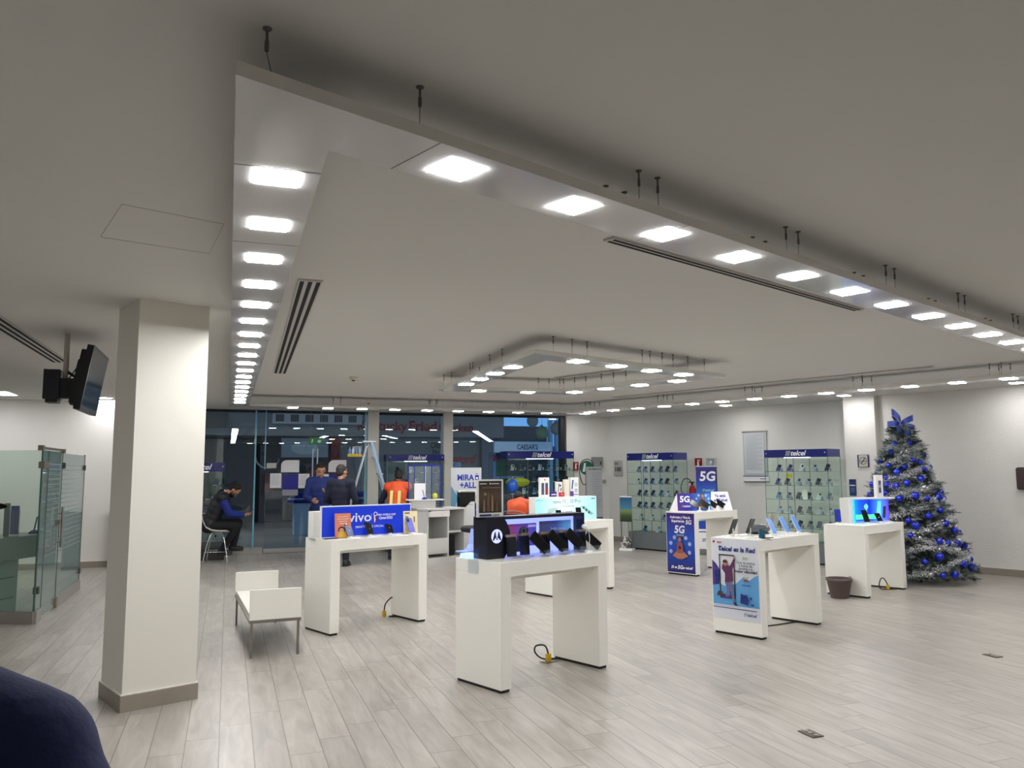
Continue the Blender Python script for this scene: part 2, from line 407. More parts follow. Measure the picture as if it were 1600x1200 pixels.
# ------------------------------------------------ hanging light panels
ZB, ZT = 2.56, 2.60
PANEL = noisy('panel_lacquer', (205, 205, 205), (196, 197, 199), 2.2, .12); PANEL2 = mat('panel_edge', (222, 220, 214), .35)
SEAM = mat('panel_seam', (95, 92, 88), .7)
def hang(parent, x, y, tilt=0., cab=True):
    mb = MB(); D = mat('hanger_metal', (104, 102, 99), .45, .3)
    dz = CEIL - ZB
    mb.lathe([(.013, dz), (.013, dz - .003), (.006, dz - .008)], D, (x, y, 0), 10)
    mb.cyl((x, y, dz), (x, y, dz - .035), .004, D, n=6); mb.cyl((x, y, dz - .035), (x, y, dz - .065), .006, D, n=6)
    mb.cyl((x, y, dz - .065), (x + tilt, y, ZT - ZB), .0014, D, n=5)
    mb.build('suspension_cable', parent)
def run(label, P0, P1, in0, in1, w, lamps, seams, cables, ls=.145):
    """straight panel from P0 to P1 (centre line), mitred ends given by the join directions, lamps at distances along it"""
    a, L_ = along(P0, P1)
    t = thing('light_panel', label, 'ceiling light panel', (P0.x, P0.y, ZB), a)
    q = [(-in0 * w / 2, -w / 2), (L_ + in1 * w / 2, -w / 2), (L_ - in1 * w / 2, w / 2), (in0 * w / 2, w / 2)]
    mb = MB(); mb.slab(q, 0, ZT - ZB, PANEL); k = len(mb.m)
    for i in range(2, k): mb.m[i] = mb.mi(PANEL2)
    mb.build('panel', t)
    for s_ in seams: MB().box((s_, -w / 2, -.0008), (s_ + .0035, w / 2, 0.), SEAM).build('seam', t)
    for s_ in lamps:
        e = MB(); e.box((s_ - ls / 2, -ls / 2, -.0045), (s_ + ls / 2, ls / 2, -.0002), LAMPM).build('lamp', t)
    for x, y, ti in cables: hang(t, x, y, ti)
    return t
def line(p, d): return Vector((*p, 0)), d
# big frame: four centre lines
LN = (Vector((-.182, 2.58, 0)), U); LL = (Vector((-.808, 2.645, 0)), A)
LF = (Vector((-3.77, 12.42, 0)), Vector((cos(R(20.6)), sin(R(20.6)), 0))); LR = (Vector((1.41, 13.86, 0)), Vector((.654, -.757, 0)))
K1 = isect(*LN, *LL); K2 = isect(*LN, *LR); K3 = isect(*LF, *LR); K4 = isect(*LF, *LL)
def mit(d0, d1):
    """shear of the mitre at a corner turning from direction d0 to d1"""
    a = math.atan2(d0.x * d1.y - d0.y * d1.x, d0.dot(d1)); return math.tan(a / 2)
W = .28
def rng(a, st, n): return [a + st * i for i in range(n)]
def cabs(L_, st, w, n0=.5):
    o = []; x = n0
    while x < L_ - .1:
        for dx in (0, .12): o.append((x + dx, -w * .36, random.uniform(-.01, .01))); o.append((x + dx + .03, w * .36, random.uniform(-.01, .01)))
        x += st
    return o
# closed polygon K1 -> K2 -> K3 -> K4, turning left (counter-clockwise)
def mk(label, Pa, Pb, prevd, nextd, first, step, seams, cables, w=W):
    d = (Pb - Pa).normalized(); L_ = (Pb - Pa).length
    m0 = mit(prevd, d); m1 = mit(d, nextd)
    a, _ = along(Pa, Pb)
    n = int((L_ - first - .35) / step) + 1
    return run(label, Pa, Pb, m0, m1, w, rng(first, step, n), seams, cables)
d12, d23, d34, d41 = [(b_ - a_).normalized() for a_, b_ in ((K1, K2), (K2, K3), (K3, K4), (K4, K1))]
l12 = (K2 - K1).length; l41 = (K1 - K4).length
f12 = (LN[0] - K1).length
mk('long white hanging light panel crossing the ceiling diagonally in front', K1, K2, d41, d12 * 0 + d23, f12, .566, [.44] + rng(.44 + 1.28, 1.7, 4), [(-.11, -.1, .02), (.39, -.1, 0)] + cabs(l12, 1.13, W, 1.45))
n41 = 18; f41 = (LL[0] - K1).length
st41 = .556
first41 = l41 - f41 - st41 * (n41 - 1)
mk('white hanging light panel running from the front corner to the shop window on the left', K4, K1, d34, d12, first41, st41, [l41 - .42, l41 - 1.35, l41 - 2.6, l41 - 4.1, l41 - 5.8, l41 - 7.6], [(x, y, z) for x, y, z in cabs(l41, 1.13, W, .3) if x < l41 - .5])
mk('hanging light panel along the right wall', K2, K3, d12, d34, .35, .545, rng(1.2, 1.7, 8), cabs((K3 - K2).length, 1.6, W, .9))
mk('hanging light panel along the shop window at the back', K3, K4, d23, d41, .5, .545, rng(1.0, 1.2, 4), cabs((K4 - K3).length, 1.6, W, .9))
# small frame
S1 = (Vector((.616, 7.35, 0)), U); S2 = (Vector((.007, 7.74, 0)), A)
S3 = (Vector((-.29, 10.1, 0)), B); S4 = (Vector((.82, 10.29, 0)), Vector((.654, -.757, 0)))
J1 = isect(*S1, *S2); J2 = isect(*S1, *S4); J3 = isect(*S3, *S4); J4 = isect(*S3, *S2)
e12, e23, e34, e41 = [(b_ - a_).normalized() for a_, b_ in ((J1, J2), (J2, J3), (J3, J4), (J4, J1))]
W2 = .27
def mk2(label, Pa, Pb, prevd, nextd, lamps, cables):
    return run(label, Pa, Pb, mit(prevd, (Pb - Pa).normalized()), mit((Pb - Pa).normalized(), nextd), W2, lamps, [], cables)
p1 = (S1[0] - J1).length; q41 = (J1 - J4).length; q12 = (J2 - J1).length; q23 = (J3 - J2).length; q34 = (J4 - J3).length
mk2('near side of the small hanging light frame in mid ceiling', J1, J2, e41, e23, rng(p1, .545, 4), [(.06, -.1, 0), (.3, -.1, 0), (.5, -.1, 0), (1.3, -.1, 0), (1.42, -.1, 0), (1.62, -.1, 0), (1.8, -.1, 0), (q12 - .5, -.1, 0), (q12 - .2, -.1, 0)])
mk2('left side of the small hanging light frame in mid ceiling', J4, J1, e34, e12, rng(q41 - (S2[0] - J1).length - .54 * 3, .54, 4), [(.05, -.1, 0), (.4, -.1, 0), (.9, .1, 0), (1.2, -.1, 0), (1.3, -.1, 0), (1.9, -.1, 0), (2.3, -.1, 0)])
mk2('right side of the small hanging light frame in mid ceiling', J2, J3, e12, e34, rng(.42, .55, int((q23 - .6) / .55) + 1), [(q23 - .1, .1, 0), (q23 - .3, .1, 0), (q23 - .5, .1, 0), (1.1, .1, 0), (1.3, .1, 0), (1.5, .1, 0)])
mk2('far side of the small hanging light frame in mid ceiling', J3, J4, e23, e41, [q34 * .33, q34 * .76], [(.1, .1, 0), (.25, .1, 0), (.4, .1, 0)])
SPOTM = mat('spot_led', (255, 252, 248), .5); SPOTM.node_tree.nodes['Principled BSDF'].inputs['Emission Color'].default_value = (1, .99, .99, 1); SPOTM.node_tree.nodes['Principled BSDF'].inputs['Emission Strength'].default_value = 105.
# ceiling spots that wash the right wall and the wall beside the window; two more added to brighten the back left wall
for p, lb in [(UV(12.75, 8.35), 'ceiling spot washing the wall beside the left wall cabinet'), (UV(12.55, 6.0), 'ceiling spot washing the wall pilaster'), (UV(12.6, 3.55), 'ceiling spot washing the wall right of the tree'), (LW0 - B * .8 - A * .8, 'added fill spot brightening the back left wall near the column'), (LW0 - B * 2.6 - A * .9, 'added fill spot brightening the back left wall behind the booth'), (corner - B * 1.0 - A * .9, 'ceiling spot near the right end of the shop window'), (UV(12.6, 1.0), 'ceiling spot far along the right wall out of the photo')]:
    q = thing('ceiling_spot', lb, 'ceiling spot', (p.x, p.y, CEIL), AW)
    MB().box((-.1, -.1, -.008), (.1, .1, 0), WHITEP).build('frame', q)
    MB().box((-.075, -.075, -.012), (.075, .075, -.0081), SPOTM).build('lamp', q)

# ------------------------------------------------ shop window: panes, doors, frames
WG = glass('window_glass', (222, 232, 237), refl=1., ior=1.55)
FRAME = mat('frame_steel', (172, 170, 164), .35, .3); FRB = mat('frame_black', (20, 22, 26), .4)
FINE = mat('glass_fin_edge', (120, 190, 215), .15)
def pane(name, s0, s1, z0, z1, th=.01):
    return struct(MB().box((s0, 0, z0), (s1, th, z1), WG).build(name, loc=g0, rz=A2))
pane('window_1', -1.18, .36, .12, 2.70)
pane('window_2', .36, 2.44, 2.06, 2.70)
pane('window_3', 2.73, 4.06, .12, 2.70)
pane('window_4', 4.27, 6.72, .12, 2.70)
tr = MB(); tr.box((-1.2, -.05, 2.69), (6.8, .05, CEIL), FRB); tr.box((-1.18, -.06, 0), (.54, .06, .12), FRAME); tr.box((2.73, -.06, 0), (6.72, .06, .12), FRAME)
struct(tr.build('trim_2', loc=g0, rz=A2))
tr = MB(); tr.box((2.50, -.14, 0), (2.72, .1, CEIL), WHITE); struct(tr.build('trim_3', loc=g0, rz=A2))
tr = MB(); tr.box((4.06, -.14, 0), (4.26, .1, CEIL), WHITE); struct(tr.build('trim_4', loc=g0, rz=A2))
tr = MB(); tr.box((6.72, -.06, 0), (6.82, .08, CEIL), FRB); struct(tr.build('trim_5', loc=g0, rz=A2))
for i, (s0, s1, z0, z1) in enumerate([(.345, .375, .12, 2.72), (2.43, 2.46, .0, 2.72), (.53, .55, 1.6, 2.72)]):
    tr = MB(); tr.box((s0, -.16, z0), (s1, -.01, z1), GLS); tr.box((s0, -.165, z0), (s1, -.16, z1), FINE)
    struct(tr.build('trim_%d' % (6 + i), loc=g0, rz=A2))
for i, (s0, s1) in enumerate([(.56, 1.47), (1.50, 2.42)]):
    d = struct(MB().box((s0, 0, .09), (s1, .012, 2.05), WG).build('door_%d' % (i + 1), loc=g0, rz=A2))
    MB().box((s0, -.01, .01), (s1, .022, .09), FRAME).build('bottom_rail', d)
    hx = 1.44 if i == 0 else 1.53
    MB().cyl((hx, -.05, .95), (hx, -.05, 2.0), .013, mat('handle_pale', (205, 215, 228), .3, .5)).cyl((hx, -.05, 1.1), (hx, 0, 1.1), .008, STEEL).cyl((hx, -.05, 1.85), (hx, 0, 1.85), .008, STEEL).build('door_handle', d)
    px = s0 + .02 if i == 0 else s1 - .2
    MB().box((px, -.015, 1.62 if i == 0 else 1.95), (px + .18, .027, 1.72 if i == 0 else 2.05), STEEL).build('hinge_patch', d)
# notices stuck on the doors
def notice(name, label, s0, z0, s1, z1, mt, cat='notice', lines=0, group=None, off=-.006):
    t = thing(name, label, cat, g0 + B * s0 + A * off + Vector((0, 0, z0)), A2, group)
    p = Print(); w, h = s1 - s0, z1 - z0
    MB().box((0, 0, 0), (w, .003, h), mt).build('sheet', t)
    if lines:
        for i in range(lines): p.rect(w * .12, h * (.85 - i * .7 / lines), w * (.88 - .2 * random.random()), h * (.85 - i * .7 / lines) + h * .012, GPRINT)
        p.build('print', t)
    return t
for s0, s1, lb in [(.85, 1.19, 'white leaf-shaped decal on the left glass door'), (1.75, 2.10, 'white leaf-shaped decal on the right glass door')]:
    w, h = s1 - s0, .235; pts = [(0, 0), (w, 0), (w, h)] + [(.1 + .1 * cos(R(90 + 90 * i / 6)), h - .1 + .1 * sin(R(90 + 90 * i / 6))) for i in range(7)]
    o = MB().prism(pts, 0, .003, WPRINT).build('door_decal', loc=g0 + B * s0 - A * .006 + Vector((0, 0, 1.54)), rz=A2)
    tag(o, lb, 'decal')
for s0, lb in [(.885, 'blue and white panel decal on the left glass door'), (1.80, 'blue and white panel decal reading COM on the right glass door')]:
    t = thing('door_decal', lb, 'decal', g0 + B * s0 - A * .006 + Vector((0, 0, 1.09)), A2)
    MB().box((0, 0, .12), (.29, .003, .41), mat('decal_blue', (18, 18, 150), .4)).build('blue_field', t)
    MB().box((0, 0, 0), (.29, .003, .115), GPRINT).build('grey_field', t)
    if s0 > 1: Print().text(.14, .28, 'COM', .1, WPRINT, bold=.02).build('lettering', t)
notice('paper_notice', 'white printed sheet on the glass door, left of the blue decal', .65, 1.24, .86, 1.52, WPRINT, 'notice', 9)
notice('paper_notice', 'white printed sheet on the glass door, right of the blue decal', 1.18, 1.23, 1.39, 1.51, WPRINT, 'notice', 9)
notice('paper_notice', 'small white sheet between the two standing men', 1.66, 1.40, 1.76, 1.50, WPRINT, 'notice', 3)
# green exit sign
t = thing('exit_sign', 'small green running-man exit sign hanging over the glass doors', 'exit sign', g0 + B * 1.35 - A * .12 + Vector((0, 0, 2.08)), A2)
MB().box((0, 0, 0), (.27, .02, .13), mat('exit_green', (16, 98, 52), .4, emit=.35)).build('panel', t)
p = Print(); p.circ(.07, .095, .012, WPRINT); p.poly([(.05, .03), (.065, .03), (.085, .08), (.06, .085)], WPRINT); p.poly([(.16, .06), (.2, .1), (.2, .08), (.235, .08), (.235, .045), (.2, .045), (.2, .02)], WPRINT); p.build('symbol', t)
MB().cyl((.03, .01, .13), (.03, .01, .66), .003, STEEL, n=6).cyl((.24, .01, .13), (.24, .01, .66), .003, STEEL, n=6).build('hanger', t)

# ------------------------------------------------ mall beyond the glass
MF = noisy('mall_floor', (120, 128, 132), (100, 108, 112), 1.5, .3)
q = [g0 - B * 9 + A * .06, g0 + B * 16 + A * .06, g0 + B * 16 + A * 16, g0 - B * 9 + A * 16]
struct(MB().slab([(p.x, p.y) for p in q], -.12, -.004, MF).build('floor_mall'))
struct(MB().slab([(p.x, p.y) for p in (g0 - B * 9 + A * .2, g0 + B * 16 + A * .2, g0 + B * 16 + A * 9.9, g0 - B * 9 + A * 9.9)], 4.16, 4.3, mat('sky_blocker_grey', (150, 154, 156), .7)).build('mall_sky_blocker'))  # unseen roof slab added to keep sky light out of the mall
FO = Vector((-5.29, 25.2, 0))
FAS = noisy('fascia_grey', (142, 148, 146), (132, 138, 138), 1., .6); FWAL = mat('mall_wall', (122, 130, 130), .6); SHUT = mat('shutter', (58, 64, 68), .5)
def fac(mb, name, kind=True): o = mb.build(name, loc=FO, rz=A2); return struct(o) if kind else o
mb = MB(); mb.box((-9, 0, 2.66), (5.31, .6, 3.9), FAS); fac(mb, 'wall_mall_fascia')
fac(MB().box((.35, .25, 0), (4.55, .6, 2.65), FWAL), 'wall_mall_centre'); fac(MB().box((-9, .25, 0), (-4.3, .6, 2.65), FWAL), 'wall_mall_left'); fac(MB().box((-9, .61, 0), (4.95, .8, 3.0), mat('mall_dark', (44, 52, 60), .7)).box((4.95, .61, 0), (16, .8, 2.4), mat('mall_dark', (44, 52, 60), .7)), 'wall_mall_rear')
mb = MB(); mb.box((4.55, .05, 0), (4.95, .6, 2.66), mat('mall_pier', (100, 116, 126), .5)); fac(mb, 'wall_mall_pier')
t = thing('roller_shutter', 'dark closed roller shutter across the mall, behind the seated man', 'shutter', FO + B * -4.2 + A * .2, A2)
mb = MB(); i = 0; z = 0
while z < 2.55: mb.box((0, 0, z), (1.5, .03, z + .068), SHUT); z += .075
mb.build('slats', t); MB().box((-.02, -.01, 2.6), (1.52, .3, 2.65), DKGREY).build('housing', t)
t = thing('storefront', 'dark shop front across the mall with a pale light box sign and red pillar', 'shop front', FO + B * -2.55, A2)
MB().box((0, .35, 0), (2.9, .5, 2.66), mat('shop_dark', (48, 56, 62), .6)).build('glazing', t)
MB().box((2.12, .1, 0), (2.40, .34, 2.66), mat('shop_red', (112, 34, 38), .6)).build('red_pillar', t)
MB().box((2.4, .15, 0), (2.9, .34, 2.66), mat('shop_grey', (104, 112, 112), .6)).build('wall_piece', t)
s = MB().box((.6, -.1, 1.99), (2.01, .1, 2.58), mat('lightbox_pale', (128, 146, 156), .4)).build('sign_box', t)
pr = Print(); pr.circ(1.3, 2.28, .42, mat('oval_pale', (166, 182, 188), .4), .2); pr.text(1.3, 2.27, 'f', .25, GPRINT, shear=.4); pr.build('oval_print', t, loc=(0, -.1, 0))
pr = Print(); pr.text(.2, 2.1, '40', .34, mat('num_dark', (24, 28, 34), .5), bold=.03); pr.ring(.22, 2.02, .38, .05, mat('num_pale', (130, 140, 140), .5), a0=180, a1=350); pr.build('number_print', t, loc=(0, .34, 0))
for i in range(5): MB().box((.15 + i * .42, .2, .9 + .12 * (i % 3)), (.42 + i * .42, .34, 1.5 + .1 * (i % 2)), mat('shop_item%d' % (i % 3), [(110, 52, 50), (90, 96, 100), (58, 66, 80)][i % 3], .6)).build('display', t)
# white band with six little windows above
t = thing('fascia_band', 'white panel with six dark grilles high across the mall', 'panel', FO + B * -2.25 + A * -.3 + Vector((0, 0, 3.02)), A2)
MB().box((0, 0, 0), (2.72, .3, .36), mat('band_white', (190, 196, 198), .5)).build('panel', t)
for i in range(6):
    x = .1 + i * .44; g = MB(); g.box((x, -.006, .06), (x + .24, 0, .28), mat('grille_dark', (60, 62, 64), .6))
    for k in range(3): g.box((x + .05 + k * .06, -.012, .06), (x + .07 + k * .06, -.006, .28), mat('grille_bar', (120, 122, 120), .5))
    g.build('grille', t)
o = MB().box((0, 0, 0), (.95, .1, .45), mat('fascia_patch', (96, 96, 92), .6)).build('wall_sign', loc=FO + B * -4.5 + A * -.11 + Vector((0, 0, 2.88)), rz=A2); tag(o, 'dull blank board on the fascia across the mall, above the seated man', 'sign')
DR = mat('sign_dark_red', (140, 30, 38), .5)
t = thing('shop_sign', 'dark red lettering of a fried chicken shop across the mall', 'shop sign', FO + Vector((0, 0, 0)), A2)
pr = Print(); pr.step = .004
pr.text(1.28, 2.99, 'Kentucky', .42, DR, bold=.028, sx=1.0); pr.text(2.62, 3.0, 'Fried', .46, DR, bold=.03, sx=1.0); pr.text(3.75, 2.97, 'Chicken', .38, DR, bold=.028, sx=.95)
pr.build('lettering', t, loc=(-.12, -.02, 0))
t = thing('wall_lettering', 'black CREEMOS EN with red script on the grey wall across the mall', 'lettering', FO + B * .0 + A * .24, A2)
pr = Print(); pr.step = .004; pr.text(3.2, 2.38, 'CREEMOS', .24, KPRINT, bold=.03, sx=.72); pr.text(3.0, 2.15, 'EN', .24, KPRINT, bold=.03, sx=.8)
pr.build('black_lettering', t)
pr = Print(); pr.step = .004; pr.text(3.75, 1.93, 'Kentord', .42, RED, bold=.025, shear=.35, sx=.8); pr.build('red_script', t)
t = thing('wall_lettering', 'small pale blue plate under the red script across the mall', 'plate', FO + B * 3.2 + A * .2 + Vector((0, 0, 1.66)), A2)
MB().box((0, 0, 0), (.66, .02, .18), mat('plate_blue', (150, 190, 220), .5)).build('plate', t); Print().text(.36, .09, 'AT&T', .13, BLUE, bold=.02).build('lettering', t)
# pizza shop on the right with its white sign band
t = thing('storefront', 'shop with a white lettered sign band across the mall, right of the post', 'shop front', FO + B * 4.95 + A * .0, A2)
MB().box((0, .3, 0), (2.6, .5, 2.2), mat('pizza_dark', (26, 40, 54), .4)).build('glazing', t)
MB().box((.0, -.1, 2.16), (2.08, .3, 2.53), mat('sign_white', (196, 222, 240), .5, emit=.12)).build('sign_band', t)
pr = Print(); pr.text(1.18, 2.34, "CAESAR'S", .24, mat('sign_ink', (40, 52, 70), .4), bold=.02, sx=.75); pr.build('lettering', t, loc=(0, -.1, 0))
MB().box((.1, .35, 2.53), (2.08, .6, 3.08), mat('pizza_fascia', (84, 96, 104), .6)).build('upper_wall', t)
MB().box((.02, .2, .6), (.14, .3, 2.16), mat('pizza_frame', (120, 170, 215), .4)).box((.14, .2, 1.28), (1.2, .3, 1.36), mat('pizza_frame', (120, 170, 215), .4)).build('frame', t)
MB().box((.16, .26, 1.38), (.5, .3, 1.85), mat('green_panel', (22, 92, 52), .5)).build('green_panel', t)
MB().box((2.08, .1, 0), (2.2, .3, 3.3), mat('pale_pillar', (170, 205, 230), .4)).box((2.32, .1, 0), (2.5, .3, 3.3), mat('pale_pillar', (170, 205, 230), .4)).build('pillar', t)
MB().ball((0.02, .1, 1.98), .12, RED, (1, .3, 1)).build('red_emblem', t)
for x, z, r_, lb in [(6.22, 2.83, .23, 'large green disc ornament hanging over the mall'), (5.9, 3.22, .2, 'grey-green disc ornament hanging high, cut by the window top'), (6.75, 2.98, .22, 'grey disc ornament hanging next to the window frame')]:
    t = thing('hanging_ornament', lb, 'ornament', FO + B * x - A * 1.2 + Vector((0, 0, z - .05)), A2)
    g = mat('orn_green', (88, 128, 98), .5) if 'large' in lb else mat('orn_grey', (112, 132, 132), .5)
    MB().ball((0, 0, 0), r_, g, (1, .5, 1), n=28, k=14).build('ball', t); MB().cyl((0, 0, r_ * .9), (0, 0, r_ * 1.15), .04, g, n=10).cyl((0, 0, r_), (0, 0, 4.2 - z), .004, DKGREY, n=5).build('cap', t)
for x in (-4., 1., 6.):  # unseen lamps added to counter the blue sky light on the shop fronts
    t = thing('mall_fill_lamp', 'added out-of-view fill lamp high over the mall walkway, above bay %s' % {-4.: 'of the shutter', 1.: 'of the chicken shop', 6.: 'of the pizza shop'}[x], 'lamp', FO + B * x - A * 5 + Vector((0, 0, 4.05)), A2)
    lm = mat('mall_fill_glow', (255, 236, 214), .5, emit=20.); MB().box((-1.2, -.3, 0), (1.2, .3, .02), lm).build('diffuser', t); MB().box((-1.25, -.35, .02), (1.25, .35, .1), DKGREY).build('housing', t)
# information kiosk with blue stripes
t = thing('mall_kiosk', 'white counter with blue striped top in the mall, seen through the glass doors', 'counter', g0 + B * 1.35 + A * 4.2, A2)
KW = mat('kiosk_white', (196, 204, 210), .5); KB = mat('kiosk_blue', (18, 24, 140), .4)
MB().box((.1, 0, 0), (1.05, .6, .8), KW).box((1.4, .2, .1), (2.2, .5, .8), mat('kiosk_dim', (110, 122, 134), .5)).build('body', t)
st = MB()
for i in range(6): st.box((-.12 + .04 * i, -.04, .78 + i * .045), (2.35 - .1 * i, .5, .805 + i * .045 + (.012 if i % 2 else 0)), KB if i != 2 else KW)
st.build('striped_top', t)
# ---------------------------------------------------------------- display tables
TBL = noisy('table_lacquer', (243, 241, 234), (240, 238, 231), 1.5, .25)
PLINTH = mat('plinth_black', (28, 27, 26), .6)
def table(label, p, H=.9, L_=1.12, D=.52, T=.10, lower=False, rz=A1):
    t = thing('display_table', label, 'display table', (p[0], p[1], 0), rz)
    MB().box((0, 0, H - .105), (L_, D, H), TBL).build('top', t, bevel=.002)
    for x0, x1 in ((0, T), (L_ - T, L_)):
        MB().box((x0, 0, .022), (x1, D, H - .105), TBL).build('side_panel', t, bevel=.002)
        MB().box((x0 + .012, .012, 0), (x1 - .012, D - .012, .022), PLINTH).build('plinth', t)
    MB().box((T, .06, H - .135), (L_ - T, D - .06, H - .105), TBL).build('under_tray', t)
    return t
TV_ = table('white portal display table with the long blue sign, behind the bench', (-1.737, 7.71), .895)
TM = table('nearest white portal display table, carrying the black violet-lit sign box', (-.087, 5.729), .9)
TN = table('white display table behind the nearest one, carrying the pale cyan light box', (.50, 9.94), .9)
T5 = table('small white display table with a purple 5G poster on its end', (2.67, 11.794), .925)
TR = table('white display table with a printed poster of a man in a phone frame', (2.27, 7.438), .9)
TB = table('white display table with the blue-lit screen beside the Christmas tree', (4.258, 9.744), .86)
def on(T, x, y, z=0.):
    """world point of a table-local place"""
    return Vector(T.location) + Vector((cos(T.rotation_euler.z) * x - sin(T.rotation_euler.z) * y, sin(T.rotation_euler.z) * x + cos(T.rotation_euler.z) * y, z))

# generic phone on a small stand -------------------------------------------------
def phone(label, T, x, y, z, body=(24, 24, 28), screen=None, lean=22, yaw=0., w=.075, h=.16, group=None, base=True, plate=True, back=False):
    t = thing('smartphone_display', label, 'smartphone', on(T, x, y, z), T.rotation_euler.z + R(yaw), group)
    bm = mat('phone_%d_%d_%d' % body, body, .25); sm = screen or SCREENB
    Mx = Matrix.Translation((0, 0, .022)) @ Matrix.Rotation(R(-lean), 4, 'X')
    ph = MB().rbox((-w / 2, -.004, 0), (w / 2, .004, h), .009, bm, Mx).build('phone', t)
    if back:
        c = MB(); c.rbox((-w / 2 + .006, -.0065, h - .045), (-w / 2 + .036, -.004, h - .008), .006, SCREENB, Mx)
        for k in range(2): c.add([Mx @ Vector((-w / 2 + .021 + .006 * cos(a), -.0075, h - .018 - .017 * k + .006 * sin(a))) for a in [2 * pi * i / 10 for i in range(10)]], [tuple(range(10))], CHROME)
        c.build('camera', ph)
    else:
        MB().rbox((-w / 2 + .004, -.0046, .006), (w / 2 - .004, -.0042, h - .006), .007, sm, Mx).build('screen', ph)
    MB().tube([(0, .012, .006), (0, .03, .03), (0, .028, .075)], .006, WHITEP).build('stand', t)
    if base: MB().lathe([(.03, 0), (.03, .006), (.012, .02), (.006, .026)], WHITEP, (0, .012, 0), 14).build('base', t)
    if plate:
        MB().box((-.02, -.055, .0), (.10, -.005, .006), WPRINT).build('price_plate', t)
    return t
def leaflet(name, label, T, x, y, z, w, h, bg_, yaw=0., cat='leaflet holder', art=None, lean=6):
    t = thing(name, label, cat, on(T, x, y, z), T.rotation_euler.z + R(yaw))
    Mx = Matrix.Rotation(R(-lean), 4, 'X')
    MB().box((0, 0, 0), (w, .003, h), ACRYL, Mx).box((0, -.05, 0), (w, .03, .003), ACRYL).build('acrylic_stand', t)
    s = MB().box((.004, -.0045, .004), (w - .004, -.001, h - .004), bg_, Mx).build('sheet', t)
    p = Print()
    if art: art(p, w, h)
    if p.mb.f:
        o = p.build('print', t, loc=(0, -.0046 * cos(R(lean)), 0)); o.rotation_euler = (R(-lean), 0, 0)
    return t
def lightbox(name, label, T, x, y, z, L_, D, h, frame, face, cat='light box sign', fr=.012, art=None, yaw=0.):
    t = thing(name, label, cat, on(T, x, y, z), T.rotation_euler.z + R(yaw))
    MB().box((0, 0, 0), (L_, D, h), frame).build('housing', t)
    MB().box((fr, -.004, fr), (L_ - fr, 0., h - fr), face).build('face', t)
    p = Print()
    if art: art(p, L_, h)
    if p.mb.f: p.build('print', t, loc=(0, -.0042, 0))
    return t
# ---- vivo table
VB = mat('board_blue', (16, 52, 196), .3, emit=.28)
def vivo_art(p, w, h):
    p.text(w * .415, h * .6, 'vivo', .13, WPRINT, bold=.012, sx=1.2)
    p.rect(w * .54, h * .5, w * .542, h * .72, WPRINT)
    # tall looped trophy mark
    cx, cz = w * .585, h * .6
    p.ring(cx, cz + .03, .022, .007, WPRINT); p.poly([(cx - .02, cz + .02), (cx - .01, cz + .01), (cx + .012, cz - .055), (cx - .014, cz - .055)], WPRINT); p.poly([(cx + .02, cz + .02), (cx + .008, cz + .01), (cx - .006, cz - .055), (cx + .014, cz - .055)], mat('maroon', (120, 20, 60), .4))
    p.text(w * .71, h * .66, 'FIFA WORLD CUP', .026, WPRINT, bold=.025); p.text(w * .70, h * .56, 'Qatar2022', .036, WPRINT, bold=.025)
    p.text(w * .52, h * .3, 'SMARTPHONE OFICIAL', .03, WPRINT, bold=.01, spacing=1.05)
lightbox('sign_box', 'long blue world cup sign board in a white frame on the blue-sign table', TV_, .02, .25, .895, 1.02, .03, .315, WHITEP, VB, art=vivo_art, yaw=-4)
o = MB().box((0, 0, 0), (1.0, .13, .26), WHITEP).build('sign_back_box', loc=on(TV_, -.02, .32, .895), rz=A1 - R(4)); tag(o, 'plain white box standing behind the long blue sign', 'box')
def orange_art(p, w, h):
    p.circ(w * .42, h * .30, .030, mat('skin_print', (214, 160, 130), .5)); p.ring(w * .42, h * .31, .038, .014, mat('hair_print', (60, 30, 26), .5), a0=-20, a1=200)
    p.poly([(w * .2, h * .03), (w * .72, h * .03), (w * .6, h * .23), (w * .42, h * .27), (w * .26, h * .22)], mat('yellow_print', (226, 190, 60), .5))
    for k, s_ in enumerate([.6, .7, .5, .42]): p.rect(w * (.5 - s_ / 2), h * (.84 - k * .09), w * (.5 + s_ / 2), h * (.865 - k * .09), mat('cream_print', (250, 220, 200), .5))
def cream_art(p, w, h):
    p.poly([(w * .22, h * .4), (w * .42, h * .35), (w * .36, h * .74), (w * .16, h * .78)], mat('teal_print', (70, 130, 160), .4)); p.circ(w * .56, h * .42, .02, mat('coral_print', (224, 120, 92), .5))
    p.rect(w * .72, h * .5, w * .78, h * .74, KPRINT); p.rect(w * .1, h * .88, w * .45, h * .92, KPRINT)
    for k in range(3): p.rect(w * .15, h * (.1 + k * .07), w * .8, h * (.12 + k * .07), mat('gold_print', (210, 170, 90), .5))
leaflet('leaflet_stand', 'orange leaflet with a woman in yellow, clear holder on the blue-sign table', TV_, .13, .17, .895, .17, .245, mat('orange_sheet', (222, 132, 104), .4), yaw=-12, art=orange_art)
leaflet('leaflet_stand', 'cream leaflet with a phone picture at the right end of the blue-sign table', TV_, .93, .16, .895, .165, .24, mat('cream_sheet', (244, 232, 188), .4), yaw=-14, art=cream_art)
VLT = mat('violet_phone', (116, 118, 208), .3); DBL = mat('dusk_phone', (62, 84, 138), .3)
phone('dusky blue smartphone leaning in front of the orange leaflet', TV_, .27, .10, .895, (56, 76, 126), DBL, 30, 4, back=True)
phone('black smartphone left of centre on the blue-sign table', TV_, .53, .15, .895, (18, 18, 20), None, 30, 4)
phone('black smartphone right of centre on the blue-sign table', TV_, .77, .15, .895, (16, 16, 19), None, 30, 4)
